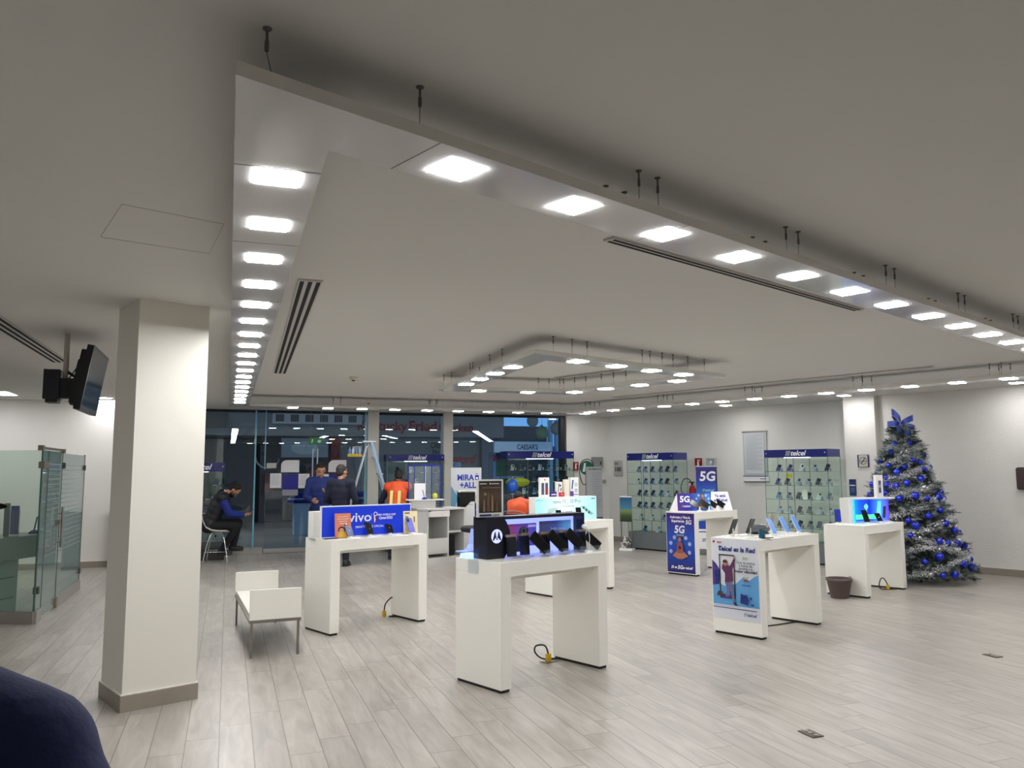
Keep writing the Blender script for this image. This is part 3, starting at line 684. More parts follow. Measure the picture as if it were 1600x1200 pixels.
phone('lilac smartphone at the right end of the blue-sign table', TV_, .99, .08, .895, (120, 122, 212), VLT, 28, 2, back=True)
o = MB().box((-.07, -.03, 0), (.07, .03, .006), mat('dark_plate', (40, 36, 34), .4)).build('security_plate', loc=on(TV_, .08, .16, .895), rz=A1); tag(o, 'flat dark plate on the left end of the blue-sign table', 'plate')

# ---- nearest display table
MBK = mat('signbox_black', (14, 17, 34), .3); GLOW = mat('signbox_glow', (150, 165, 255), .4, emit=1.3)
t = thing('sign_box', 'black sign box with a round white logo, glowing violet inside', 'light box sign', on(TM, .06, .25, .9), A1 - R(3))
BH = .305
MB().box((0, 0, BH - .022), (1.02, .14, BH), MBK).box((0, .125, 0), (1.02, .14, BH), MBK).box((1.005, 0, 0), (1.02, .14, BH), MBK).build('housing', t)
pts = [(0, 0), (.19, 0)] + [(.155 + .085 * sin(R(180 * i / 12)) * 1.0 + .035 * (1 - i / 12), BH * i / 12) for i in range(1, 12)] + [(.13, BH), (0, BH)]
MB().prism([(0, 0), (.16, 0), (.195, .04), (.215, .09), (.222, .15), (.212, .21), (.185, .265), (.155, BH), (0, BH)], -.03, .125, MBK).build('end_block', t)
LX = -.035
pr = Print(); pr.circ(.09, .165, .052, mat('signbox_disc', (196, 204, 255), .4, emit=.8))
MB_ = mat('signbox_mark', (16, 18, 40), .4)
pr.poly([(x_ + LX, z_) for x_, z_ in [(.085, .135), (.098, .135), (.111, .155), (.122, .135), (.125, .138), (.111, .2), (.105, .2)]], MB_); pr.poly([(x_ + LX, z_) for x_, z_ in [(.165, .135), (.152, .135), (.139, .155), (.128, .135), (.125, .138), (.139, .2), (.145, .2)]], MB_)
pr.build('round_logo', t, loc=(0, -.031, 0))
MB().box((.16, .118, .0), (1.005, .125, BH - .022), GLOW).build('glowing_back', t)
pr = Print(); G1 = gradient('signbox_poster', [(0, (150, 60, 110)), (.55, (110, 80, 190)), (1, (70, 70, 200))], 0, .3, .62, emit=.35); G2 = gradient('signbox_poster2', [(0, (70, 70, 110)), (.5, (60, 80, 160)), (1, (110, 180, 250))], 0, .64, .98, emit=.4)
pr.rect(.285, .06, .60, .235, G1); pr.rect(.63, .10, .975, .245, G2)
PG = mat('phone_grey_print', (52, 60, 92), .4)
pr.poly([(.36, .02), (.46, .02), (.52, .19), (.47, .215), (.43, .2)], PG); pr.circ(.468, .18, .018, mat('lens_print', (24, 28, 44), .4)); pr.ring(.468, .18, .024, .005, GPRINT)
pr.rect(.51, .205, .59, .225, mat('violet_chip', (190, 180, 250), .4, emit=.3)); pr.text(.83, .18, 'hello moto', .035, WPRINT); pr.build('poster', t, loc=(0, .117, 0))
# tilted frame with film poster on top of the box
t = thing('poster_frame', 'white framed dark film-like poster standing on the black violet-lit sign box', 'poster frame', on(TM, .06, .31, .9 + BH), A1 - R(9))
MB().box((-.02, 0, 0), (.21, .012, .28), WHITEP).box((-.03, -.03, 0), (.22, .04, .006), ACRYL).build('frame', t)
pr = Print(); pr.rect(-.005, .03, .195, .268, gradient('film_dark', [(0, (48, 38, 32)), (.5, (84, 68, 56)), (1, (38, 34, 32))], 2, .03, .27))
PB = mat('ember_print', (150, 122, 96), .5); pr.circ(.05, .17, .012, PB); 
for k, (x, w_, h_) in enumerate([(.04, .018, .09), (.075, .03, .14), (.11, .022, .12), (.15, .03, .07)]): pr.poly([(x - w_ / 2, .04), (x + w_ / 2, .04), (x + w_ / 5, .04 + h_), (x - w_ / 5, .04 + h_)], mat('ember_dark', (98, 78, 62), .5) if k % 2 else PB)
pr.rect(.0, .245, .06, .25, WPRINT); pr.circ(.09, .248, .006, WPRINT); pr.rect(.1, .245, .17, .25, WPRINT); pr.rect(.02, .215, .18, .22, PB); pr.rect(-.005, .008, .1, .02, NAVY); pr.rect(.11, .008, .17, .02, GPRINT)
pr.build('print', t)
# lit tray with curved phone holder on the left end
t = thing('phone_cradle', 'glowing pale blue curved cradle at the left end of the nearest display table', 'phone stand', on(TM, .07, .44, .9), A1 + R(10))
BG = mat('blue_glow', (140, 190, 255), .4, emit=2.2)
MB().box((-.05, -.05, 0), (.05, .05, .03), BG).build('lit_base', t)
pf = [(-.1, .045), (-.02, .045), (.02, .055), (.045, .085), (.06, .14), (.075, .2)]
mb = MB(); mb.prism([(x, z) for x, z in pf] + [(x - .004, z + .009) for x, z in reversed(pf)], -.05, .05, mat('cradle_pale', (150, 170, 235), .3, emit=.4)); mb.build('curved_holder', t)
def motopack(label, x, y, col, yaw=0., h=.168, lean=-4):
    t = thing('phone_package', label, 'smartphone', on(TM, x, y, .9), A1 + R(yaw))
    Mx = Matrix.Rotation(R(lean), 4, 'X')
    MB().rbox((-.042, 0, .012), (.042, .022, h), .006, mat('pack_%d' % col[2], col, .25), Mx).build('body', t)
    MB().box((-.044, -.006, h - .012), (.044, .03, h + .006), mat('clip_bronze', (176, 156, 132), .3, .6), Mx).build('clamp', t)
    MB().rbox((-.036, -.002, .02), (.036, -.0002, h - .02), .004, mat('pack_dark_screen', (30, 34, 46), .15), Mx).build('screen', t)
    MB().box((-.02, -.03, 0), (.06, .0, .012), ACRYL).build('base', t)
    return t
for x, y, c, yw, lb in [(.27, .17, (40, 38, 42), 5, 'dark phone in a bronze clamp, leftmost before the round logo'), (.42, .19, (22, 34, 92), 0, 'navy phone in a bronze clamp, second from left on the nearest display table'),
                        (.63, .19, (92, 78, 66), -14, 'brown phone in a bronze clamp, third from left on the nearest display table'), (.845, .20, (38, 42, 60), -12, 'slate phone in a bronze clamp, fourth from left on the nearest display table'),
                        (1.03, .17, (24, 36, 110), 0, 'deep blue phone in a bronze clamp, rightmost on the nearest display table')]:
    motopack(lb, x, y, c, yw)
for x, y, lb in [(.56, .10, 'dark tilted phone slab on clear stand, left of the brown phone'), (.76, .11, 'dark tilted phone slab on clear stand between the brown and slate phones'), (.965, .12, 'dark tilted phone slab on clear stand left of the deep blue phone'), (1.10, .10, 'dark tilted phone slab on clear stand overhanging the right table end')]:
    t = thing('smartphone_display', lb, 'smartphone', on(TM, x, y, .9), A1)
    Mx = Matrix.Translation((0, 0, .04)) @ Matrix.Rotation(R(-42 if x < 1.05 else 48), 4, 'Y') @ Matrix.Rotation(R(-18), 4, 'X') @ Matrix.Scale(1.15, 4)
    if x > 1.05: Mx = Matrix.Translation((.05, 0, .03)) @ Matrix.Rotation(R(-46), 4, 'Y') @ Matrix.Rotation(R(-18), 4, 'X')
    MB().rbox((-.037, -.004, 0), (.037, .004, .155), .009, mat('slab_black', (26, 32, 36), .2), Mx).build('phone', t)
    MB().rbox((-.033, -.0046, .005), (.033, -.0042, .15), .006, SCREENB, Mx).build('screen', t)
    MB().box((-.035, -.025, 0), (.035, .025, .045), ACRYL).build('stand', t)
t = thing('cable_grip', 'small white cable plug on the right end of the black violet-lit sign box', 'cable', on(TM, 1.0, .15, 1.06), A1)
MB().tube([(0, 0, .045), (.02, -.02, .03), (.05, -.03, .005)], [.014, .02, .006], WPRINT).build('plug', t)
MB().tube([(.045, -.03, .008), (.05, -.035, -.05), (.04, -.04, -.155)], .003, WHITEP, n=6).build('cord', t)
o = MB().rbox((0, -.006, 0), (.12, -.002, .1), .012, ACRYL).build('acrylic_tag', loc=on(TM, -.004, .36, .80), rz=A1 - R(90)); tag(o, 'clear acrylic card hanging down the left end of the nearest display table', 'card')
# ---- table behind it with the pale cyan light box
NG = gradient('cyan_face', [(0, (150, 235, 245)), (.45, (235, 252, 255)), (1, (165, 240, 235))], 0, 0, .98, emit=.3)
TEAL = mat('teal_ink', (18, 66, 86), .4)
def nova_art(p, w, h):
    p.text(w * .5, h * .80, 'nova 10 | 10 Pro', .075, TEAL, sx=.9); p.rect(w * .4, h * .6, w * .62, h * .615, TEAL)
    y = h * .3
    p.poly([(w * .17, y), (w * .3, y + .03), (w * .36, y + .08), (w * .2, y + .07)], mat('phone_pale', (196, 222, 214), .3)); p.poly([(w * .72, y + .09), (w * .79, y + .09), (w * .95, y - .02), (w * .88, y - .03)], mat('phone_mint', (150, 205, 205), .3))
    for k in range(3): p.circ(w * (.775 + k * .045), y + .065 - k * .03, .014, mat('lens_print', (24, 28, 44), .4))
    p.text(w * .5, h * .32, '$ 8999', .06, TEAL, bold=.01); p.text(w * .06, h * .88, 'HUAWEI', .025, TEAL); p.text(w * .93, h * .9, 'telcel', .03, BLUE, bold=.03, shear=.3)
lightbox('sign_box', 'pale cyan glowing light box behind the black violet-lit sign box', TN, -.02, .30, .9, 1.0, .14, .31, WHITEP, NG, art=nova_art, yaw=-8)
def pack(label, x, w, d, h, col, T=TN, y=.33, z=1.21, art=None, yaw=-8, group=None):
    t = thing('product_box', label, 'product box', on(T, x, y, z), T.rotation_euler.z + R(yaw), group)
    MB().box((0, 0, 0), (w, d, h), mat('box_%d_%d_%d' % col, col, .4)).build('carton', t, bevel=.001)
    p = Print()
    if art: art(p, w, h); p.build('print', t)
    return t
def bandart(p, w, h):
    for k in range(2): p.rect(w * (.12 + k * .42), h * .12, w * (.42 + k * .42), h * .72, mat('watch_dark', (70, 84, 112), .5))
    p.circ(w * .5, h * .88, .01, RED); p.rect(w * .55, h * .2, w * .8, h * .4, RED)
def stickart(p, w, h): p.poly([(w * .2, h * .3), (w * .3, h * .3), (w * .45, h * .9), (w * .3, h * .9)], KPRINT); p.circ(w * .6, h * .75, .014, KPRINT); p.poly([(w * .6, h * .4), (w * .75, h * .35), (w * .85, h * .6), (w * .7, h * .6)], KPRINT)
def watchart(p, w, h):
    p.poly([(w * .12, h * .4), (w * .25, h * .35), (w * .4, h * .85), (w * .22, h * .88)], mat('watch_blue', (54, 92, 150), .5)); p.ring(w * .68, h * .62, .022, .008, mat('watch_green', (100, 150, 140), .5)); p.ring(w * .68, h * .3, .022, .008, mat('watch_blue', (54, 92, 150), .5)); p.rect(w * .1, h * .07, w * .9, h * .1, KPRINT)
PD = .04
pack('tall white product box with two blue bands on the pale cyan light box', .10, .145, PD, .25, (240, 238, 236), art=bandart)
pack('small purple price block on the pale cyan light box', .285, .095, PD, .065, (64, 40, 120), art=lambda p, w, h: p.rect(w * .1, h * .35, w * .9, h * .55, WPRINT))
pack('narrow white box with black sticks above a red block, on the pale cyan light box', .40, .09, PD, .19, (240, 240, 238), art=stickart)
pack('small red block in front of the narrow white box', .415, .075, .02, .055, (196, 40, 50), y=.295, art=lambda p, w, h: p.text(w / 2, h / 2, 'PRO', .02, WPRINT))
pack('plain cream carton turned edge-on, on the pale cyan light box', .545, .07, PD, .22, (236, 230, 212))
pack('white box with watch pictures at the right end of the pale cyan light box', .655, .135, PD, .245, (238, 240, 240), art=watchart)
pack('small violet block leaning by the watch box', .628, .028, PD, .065, (80, 50, 140), y=.28)
phone('small dark phone before the left of the pale cyan light box', TN, .25, .14, .9, (30, 60, 96), None, 15, -20, h=.13)
phone('small dark phone before the right of the pale cyan light box', TN, .62, .14, .9, (22, 22, 26), None, 15, -20, h=.15)
t = thing('acrylic_riser', 'clear two-level riser at the right end of the pale cyan light box', 'stand', on(TN, .98, .3, .9), A1); MB().box((0, 0, 0), (.09, .08, .008), ACRYL).box((0, 0, .045), (.09, .08, .05), ACRYL).build('plates', t)

# ---- 5G table
PUR = gradient('poster_purple', [(0, (40, 30, 110)), (.3, (24, 66, 170)), (.55, (30, 84, 190)), (1, (66, 26, 120))], 2, 0, .88)
PUR2 = gradient('tent_purple', [(0, (76, 30, 130)), (.5, (38, 44, 160)), (1, (40, 130, 215))], 0, 0, .42)
SKIN_P = mat('skin_print2', (176, 116, 92), .5); JEAN_P = mat('trouser_print', (62, 52, 70), .5)
def sitting_print(p, cx, cz, s):
    """small printed cross-legged person with a phone"""
    p.poly([(cx - .16 * s, cz), (cx - .05 * s, cz - .05 * s), (cx + .05 * s, cz - .05 * s), (cx + .17 * s, cz + .005 * s), (cx + .08 * s, cz + .08 * s), (cx - .08 * s, cz + .08 * s)], SKIN_P)
    p.poly([(cx - .07 * s, cz + .05 * s), (cx + .07 * s, cz + .05 * s), (cx + .06 * s, cz + .22 * s), (cx, cz + .25 * s), (cx - .06 * s, cz + .22 * s)], mat('top_print', (150, 78, 70), .5))
    p.circ(cx, cz + .29 * s, .036 * s, SKIN_P, .045 * s); p.ring(cx, cz + .30 * s, .045 * s, .02 * s, mat('hair_print', (60, 30, 26), .5), a0=-10, a1=190); p.rect(cx - .02 * s, cz + .12 * s, cx + .02 * s, cz + .17 * s, KPRINT)
def icons(p, cx, cz, s):
    for a in (20, 55, 125, 160, 200, 340):
        x, z = cx + .17 * s * cos(R(a)), cz + .17 * s * sin(R(a)); p.ring(x, z, .026 * s, .006 * s, WPRINT); p.circ(x, z, .01 * s, WPRINT)
def poster_on_end(T, name, label, w, h, z0, bgm, art, y0=None):
    """poster stuck on the left end panel: a part of the table"""
    D = .52; y = (D + w) / 2 if y0 is None else y0
    s = MB().box((0, -.003, 0), (w, 0, h), bgm).build(name, T, loc=(-.0005, y, z0), rz=-pi / 2, label=label)
    p = Print(); art(p, w, h); p.build('print', s, loc=(0, -.003, 0)); return s
def art5(p, w, h):
    p.text(w * .5, h * .93, 'Acércate y Vive la', .05, WPRINT, bold=.035); p.text(w * .42, h * .865, 'Experiencia', .05, WPRINT, bold=.035); p.text(w * .8, h * .85, '5G', .085, WPRINT, bold=.03, shear=.15)
    p.text(w * .47, h * .72, '5G', .15, WPRINT, bold=.03, shear=.12); telcel(p, w * .48, h * .63, .034, SIL, GPRINT)
    icons(p, w * .5, h * .42, 1.05); sitting_print(p, w * .5, h * .28, .85)
    p.text(w * .28, h * .09, '¡Si es', .05, WPRINT, bold=.035); p.text(w * .5, h * .09, '5G', .075, WPRINT, bold=.035, shear=.2); p.text(w * .76, h * .09, 'es telcel!', .05, WPRINT, bold=.03, shear=.2)
poster_on_end(T5, 'poster', 'purple and blue 5G poster', .50, .87, .035, PUR, art5, y0=.51)
# tent signs and phones
t = thing('tent_sign', 'purple 5G tent card with a seated figure on the 5G table', 'tent card', on(T5, .22, .46, .925), A1 - R(38))
Mx = Matrix.Rotation(R(-14), 4, 'X')
MB().box((0, 0, 0), (.52, .004, .27), PUR2, Mx).build('front_panel', t)
MB().prism([(-.13, 0), (.0, 0), (-.01, .26)], 0, .004, WPRINT).build('side_panel', t)
p = Print(); p.text(.12, .175, '5G', .13, WPRINT, bold=.035, shear=.1); telcel(p, .13, .07, .034); icons(p, .4, .15, .6); sitting_print(p, .4, .06, .6); o = p.build('print', t); o.rotation_euler = (R(-14), 0, 0); o.location = (0, -.0005, 0)
t = thing('tent_sign', 'white tent card with blue words beside the purple 5G card', 'tent card', on(T5, .70, .20, .925), A1 - R(30))
pts = [(0, 0), (.37, 0), (.33, .29), (.05, .29)]
MB().prism(pts, 0, .004, WPRINT, Mx).build('panel', t)
p = Print(); p.text(.19, .225, 'Ya está', .062, BLUE, bold=.03); p.text(.19, .155, 'en Telcel', .062, BLUE, bold=.03); o = p.build('print', t); o.rotation_euler = (R(-14), 0, 0); o.location = (0, -.0005, 0)
for i, x in enumerate((.36, .56, .72, .88)):
    lb = 'dark smartphone tipped flat, %s of four in front of the tent cards' % ['first from left', 'second from left', 'third from left', 'rightmost'][i]
    t = thing('smartphone_display', lb, 'smartphone', on(T5, x, .16 - .03 * i, .925), A1 - R(38))
    Mq = Matrix.Translation((0, 0, .06)) @ Matrix.Rotation(R(-54), 4, 'Y') @ Matrix.Rotation(R(-20), 4, 'X')
    MB().rbox((-.04, -.004, 0), (.04, .004, .16), .009, mat('slab_black', (26, 32, 36), .2), Mq).build('phone', t)
    MB().rbox((-.035, -.0046, .005), (.035, -.0042, .155), .006, SCREENB, Mq).build('screen', t)
    MB().lathe([(.035, 0), (.035, .008), (.012, .02), (.01, .07)], WHITEP, n=14).build('stand', t)
# tall 5G banner standing behind the table
t = thing('banner_stand', 'tall narrow blue 5G banner stand behind the 5G table', 'banner', (3.43, 14.9, 0), AW + R(22))
G5 = gradient('banner5', [(0, (24, 70, 180)), (.45, (30, 110, 210)), (.7, (34, 52, 160)), (1, (44, 26, 112))], 2, .7, 1.62)
MB().box((-.01, 0, .1), (.36, .01, 1.60), G5).build('panel', t)
MB().cyl((.37, .03, 0), (.36, .03, 1.62), .012, DKGREY).box((-.04, -.12, 0), (.42, .14, .04), GREYCAB).box((-.02, -.005, 1.60), (.38, .02, 1.62), SIL).build('stand', t)
p = Print(); p.text(.2, 1.42, '5G', .24, WPRINT, bold=.03, shear=.1); telcel(p, .2, 1.17, .055, mat('skyprint', (150, 200, 240), .4)); p.rect(0, .42, .37, .46, WPRINT); p.rect(0, .10, .37, .4, WPRINT); telcel(p, .2, .26, .07, KPRINT); p.build('print', t)

# ---- red / "Telcel es la Red" table
WGR = mat('poster_pale', (216, 220, 230), .35)
def artr(p, w, h):
    BL = mat('mist_blue', (92, 160, 216), .4); PL = mat('plum', (72, 50, 130), .4); DB = mat('deep_blue_print', (24, 38, 120), .4)
    p.poly([(0, h * .17), (w * .99, h * .17), (w * .99, h * .575), (w * .9, h * .55), (w * .8, h * .50), (w * .66, h * .53), (w * .5, h * .44), (w * .3, h * .40), (0, h * .44)], BL)
    p.poly([(0, h * .40), (w * .14, h * .42), (w * .16, h * .60), (w * .08, h * .68), (0, h * .72)], PL)
    p.poly([(w * .02, h * .955), (w * .06, h * .975), (w * .08, h * .955), (w * .04, h * .935)], RED); p.text(w * .17, h * .95, 'amx', .03, RED, bold=.02, shear=.3)
    p.ring(w * .2, h * .875, .022, .006, NAVY); p.text(w * .54, h * .87, 'Telcel es la Red', .062, NAVY, bold=.03, shear=.15)
    # phone frame with man stepping out
    p.rect(w * .16, h * .26, w * .18, h * .79, KPRINT); p.rect(w * .48, h * .26, w * .50, h * .79, KPRINT); p.rect(w * .16, h * .785, w * .50, h * .80, KPRINT); p.rect(w * .17, h * .25, w * .49, h * .30, PL)
    p.poly([(w * .28, h * .45), (w * .46, h * .47), (w * .45, h * .62), (w * .52, h * .74), (w * .49, h * .76), (w * .40, h * .66), (w * .33, h * .665), (w * .24, h * .68), (w * .22, h * .62), (w * .29, h * .56)], mat('maroon_shirt', (92, 40, 84), .5))
    p.circ(w * .30, h * .70, .026, SKIN_P, .032); p.rect(w * .25, h * .70, w * .34, h * .725, KPRINT); p.circ(w * .51, h * .77, .012, SKIN_P)
    p.poly([(w * .29, h * .45), (w * .44, h * .46), (w * .47, h * .35), (w * .50, h * .20), (w * .46, h * .20), (w * .40, h * .36), (w * .37, h * .28), (w * .29, h * .27), (w * .32, h * .36)], mat('grey_jeans', (104, 108, 150), .5))
    p.poly([(w * .45, h * .215), (w * .50, h * .215), (w * .54, h * .18), (w * .49, h * .175)], KPRINT)
    p.circ(w * .12, h * .55, .03, DB, .036); p.rect(w * .09, h * .42, w * .16, h * .52, DB); p.poly([(w * .10, h * .28), (w * .26, h * .28), (w * .22, h * .33), (w * .14, h * .34)], mat('shoe_brown', (74, 50, 50), .5))
    for k, (tx, sz, b_) in enumerate([('Que te acerca', .034, .01), ('a horas de', .034, .01), ('gaming a la', .034, .01), ('mayor velocidad', .036, .04)]): p.text(w * .75, h * (.715 - .036 * k), tx, sz, KPRINT, bold=b_)
    for zz in (.77, .53):
        for dx in (-.03, .03): p.ring(w * (.75 + dx), h * zz, .013, .006, mat('quote_olive', (120, 150, 70), .5))
    p.rect(w * .71, h * .485, w * .80, h * .51, mat('brick_print', (150, 40, 50), .5)); p.rect(w * .67, h * .435, w * .85, h * .445, DB)
    p.poly([(w * .62, h * .22), (w * .78, h * .2), (w * .8, h * .27), (w * .76, h * .33), (w * .7, h * .32), (w * .64, h * .34)], DB); p.circ(w * .85, h * .29, .012, DB); p.rect(w * .85, h * .2, w * .91, h * .22, DB)
    p.rect(w * .04, h * .135, w * .97, h * .145, NAVY); p.rect(w * .06, h * .16, w * .5, h * .163, DB)
    telcel(p, w * .82, h * .085, .034, NAVY, GPRINT)
poster_on_end(TR, 'poster', 'pale blue and violet poster with a man stepping out of a phone frame', .50, .745, .15, WGR, artr, y0=.51)
SB = mat('sky_screen', (70, 140, 235), .3, emit=.25)
phone('black smartphone on the left rear of the phone-poster table', TR, .22, .44, .9, (24, 24, 26), None, 24, 176)
t = thing('smartphone_display', 'folded open flip phone at the front edge of the phone-poster table', 'smartphone', on(TR, .20, .06, .9), A1 - R(20))
MB().rbox((-.035, -.004, 0), (.035, .004, .085), .008, mat('flip_teal', (40, 96, 120), .2), Matrix.Translation((-.03, 0, .0)) @ Matrix.Rotation(R(12), 4, 'Y') @ Matrix.Rotation(R(-14), 4, 'X')).build('upper_half', t)
MB().rbox((-.035, -.004, 0), (.035, .004, .085), .008, BLACK, Matrix.Translation((.0, -.005, .006)) @ Matrix.Rotation(R(84), 4, 'X')).build('lower_half', t)
phone('black smartphone leaning behind the flip phone', TR, .40, .36, .9, (24, 24, 26), None, 24, 176)
phone('blue-screened smartphone left of three on the phone-poster table', TR, .50, .12, .9, (210, 215, 225), SB, 27, 0, h=.17)
phone('blue-screened smartphone in the middle of three on the phone-poster table', TR, .77, .14, .9, (210, 215, 225), SB, 27, 0, h=.17)
phone('blue-screened smartphone right of three on the phone-poster table', TR, 1.00, .14, .9, (210, 215, 225), SB, 27, 0, h=.17)
t = thing('display_device', 'grey glossy rounded device lying at the back of the phone-poster table', 'device', on(TR, .66, .40, .9), A1 - R(20))
MB().ball((0, 0, .05), .12, mat('device_grey', (92, 94, 102), .18), (1.15, .6, .42), n=24, k=12).build('body', t); MB().box((-.09, -.05, 0), (.09, .05, .012), BLACK).build('foot', t)
t = thing('tablet_stand', 'beige tilted panel on a cabled stand at the back of the phone-poster table', 'stand', on(TR, .86, .40, .9), A1)
MB().rbox((-.03, -.004, 0), (.05, .004, .17), .008, mat('beige_phone', (172, 162, 142), .4), Matrix.Translation((0, 0, .03)) @ Matrix.Rotation(R(22), 4, 'Y')).build('panel', t)
MB().lathe([(.035, 0), (.03, .02), (.008, .05)], WHITEP, n=12).build('base', t)
MB().tube([(-.04, -.01, .008), (-.08, -.03, .012), (-.1, 0, .006), (-.06, .03, .01), (0, .01, .012)], .007, WHITEP, n=6).build('cord', t)
for i, (x, y) in enumerate([(.12, .22), (.33, .2), (.62, .24), (.92, .3)]):
    t = MB().box((0, 0, 0), (.11, .05, .004), WPRINT).build('price_card', loc=on(TR, x, y, .9), rz=A1 + R(-6 + 4 * i)); tag(t, 'small white price card lying flat on the phone-poster table, %s from left' % ['first', 'second', 'third', 'fourth'][i], 'price card', None)

# ---- blue-lit table by the tree
t = thing('sign_box', 'white light box with a bright blue lit screen on the table by the tree', 'light box sign', on(TB, .36, .30, .86), A1 - R(20))
BLF = gradient('blue_show', [(0, (40, 190, 235)), (.3, (20, 90, 220)), (.55, (16, 40, 200)), (.8, (60, 150, 240)), (1, (90, 60, 200))], 0, .02, .72, emit=.9)
MB().box((-.06, 0, 0), (.0, .16, .32), WHITEP).box((0, .02, .30), (.74, .16, .32), WHITEP).box((0, .14, 0), (.74, .16, .30), WHITEP).build('housing', t)
MB().box((.02, .12, .02), (.73, .139, .30), BLF).build('face', t)
p = Print(); p.rect(.16, .04, .52, .1, mat('green_glow', (90, 230, 160), .4, emit=.8)); p.circ(.34, .20, .035, mat('cyan_glow', (110, 210, 250), .4, emit=.8)); p.rect(.33, .10, .35, .24, mat('cyan_glow', (110, 210, 250), .4)); p.poly([(.5, .06), (.58, .06), (.6, .27), (.54, .27)], mat('cyan_glow', (110, 210, 250), .4)); p.poly([(.61, .05), (.66, .05), (.68, .2), (.63, .2)], mat('plum', (72, 50, 130), .4)); p.build('print', t, loc=(0, .12, 0))
MB().box((.0, -.02, .0), (.012, .12, .30), BLF).build('side_face', t)
phone('black smartphone with a green clip before the blue lit screen', TB, .46, .17, .86, (20, 22, 30), None, 25, -30)
phone('dark smartphone lying before the right part of the blue lit screen', TB, .72, .12, .86, (26, 60, 110), None, 35, -30, h=.12)
phone('blue smartphone alone on the left end of the table by the tree', TB, .20, .42, .86, (28, 44, 130), mat('deep_blue_screen', (30, 50, 150), .2, emit=.2), 10, -45)
phone('dark tablet-like phone on the right end of the table by the tree', TB, 1.04, .22, .86, (36, 48, 54), mat('grey_screen', (70, 90, 96), .2), 20, -30, w=.085, h=.19)
pack('white box with a watch picture on top of the blue lit sign', .80, .11, .05, .29, (226, 224, 222), T=TB, y=.18, z=1.18, yaw=-20, art=lambda p, w, h: (p.rect(w * .3, h * .2, w * .7, h * .75, mat('watch_dark', (70, 84, 112), .5)), p.circ(w * .5, h * .5, .022, GPRINT)))

# ---------------------------------------------------------------- cords with yellow plugs
YEL = mat('plug_yellow', (214, 178, 40), .4)
def cordplug(label, p, pts, rz=A1, plate=True):
    t = thing('power_cord', label, 'power cord', (p[0], p[1], 0), rz)
    MB().tube(pts, .007, CORD, n=8).build('cord', t)
    MB().rbox((-.018, -.015, .005), (.018, .015, .065), .006, YEL).build('plug', t)
    if plate: MB().box((-.06, -.045, 0), (.07, .045, .005), STEEL).build('floor_plate', t)
def spl(P_, n=6):
    P_ = [Vector(p) for p in P_]; o = []
    for i in range(len(P_) - 1):
        a = P_[max(i - 1, 0)]; b_ = P_[i]; c = P_[i + 1]; d = P_[min(i + 2, len(P_) - 1)]
        for k in range(n):
            t = k / n; o.append(.5 * ((2 * b_) + (c - a) * t + (2 * a - 5 * b_ + 4 * c - d) * t * t + (3 * b_ - a - 3 * c + d) * t ** 3))
    o.append(P_[-1]); return o
cordplug('black cord with yellow plug in a floor plate under the nearest display table', (.286, 6.675), spl([(0, 0, .06), (-.03, .01, .13), (-.12, .02, .14), (-.13, .02, .09), (-.02, .04, .02), (.12, .0, .009), (.3, -.14, .009), (.42, -.2, .009)]))
cordplug('black cord looping up to a yellow plug under the blue-sign table', (-1.382, 8.713), spl([(0, 0, .06), (.02, 0, .14), (.09, -.02, .2), (.17, -.04, .17), (.22, -.07, .07), (.27, -.1, .01), (.12, -.06, .009), (.03, -.05, .009), (.12, -.1, .009), (.3, -.14, .009)]), plate=False)
cordplug('black cord looping from a yellow plug under the table by the tree', (4.83, 10.45), spl([(0, 0, .06), (-.05, .02, .14), (-.12, .03, .15), (-.16, .04, .08), (-.1, .05, .02), (.0, .0, .009), (.16, -.1, .009)]), plate=False)
cordplug('black cord curling behind the 5G poster table', (3.05, 12.0), spl([(0, 0, .05), (-.02, .05, .1), (.03, .12, .09), (.1, .15, .03), (.2, .1, .009)]), plate=False)
o = MB().tube(spl([(0, 0, .007), (.12, -.05, .007), (.3, -.06, .007), (.5, -.12, .007), (.9, -.2, .007)]), .006, CORD).build('power_cord', loc=on(TR, .18, .42), rz=A1); tag(o, 'thin black cord lying on the floor under the phone-poster table', 'power cord')
for lb, p, rz in [('metal floor box with sockets in the near floor at the bottom right', (1.748, 4.867), A2 + R(90)), ('small metal floor box farther right on the floor', (3.979, 6.797), A2 + R(90))]:
    t = thing('floor_box', lb, 'floor socket', (p[0], p[1], 0), rz)
    MB().box((-.065, -.04, 0), (.065, .04, .006), mat('floor_box_dark', (88, 78, 66), .4, .5)).build('frame', t)
    for k in range(3): MB().lathe([(.017, .006), (.017, .009), (.012, .01)], STEEL, (-.04 + k * .04, 0, 0), 12).build('socket', t)

# ---------------------------------------------------------------- white bench
bt = thing('bench', 'low white bench with raised ends and thin steel legs, beside the column', 'bench', (-2.2, 6.85, 0), 0)
nl, nr, fl = Vector((-2.202, 6.83, 0)), Vector((-1.842, 6.985, 0)), Vector((-2.63, 8.05, 0))
ang = math.atan2(nr.y - nl.y, nr.x - nl.x); bt.location = nl; bt.rotation_euler = (0, 0, ang)
bw, bl = (nr - nl).length + .01, 1.58
BWT = mat('bench_white', (238, 236, 228), .3)
MB().box((-.01, -.01, .285), (bw + .01, bl + .01, .31), STEEL).build('frame', bt)
MB().box((0, .03, .31), (bw, bl - .03, .345), BWT).build('seat', bt, bevel=.002)
for y in (-.01, bl - .02): MB().box((-.01, y, .31), (bw + .01, y + .03, .56 if y < 0 else .53), BWT).build('end_panel', bt, bevel=.002)
for x in (0, bw - .02):
    for y in (0, bl - .02): MB().box((x, y, 0), (x + .02, y + .02, .285), STEEL).build('leg', bt)

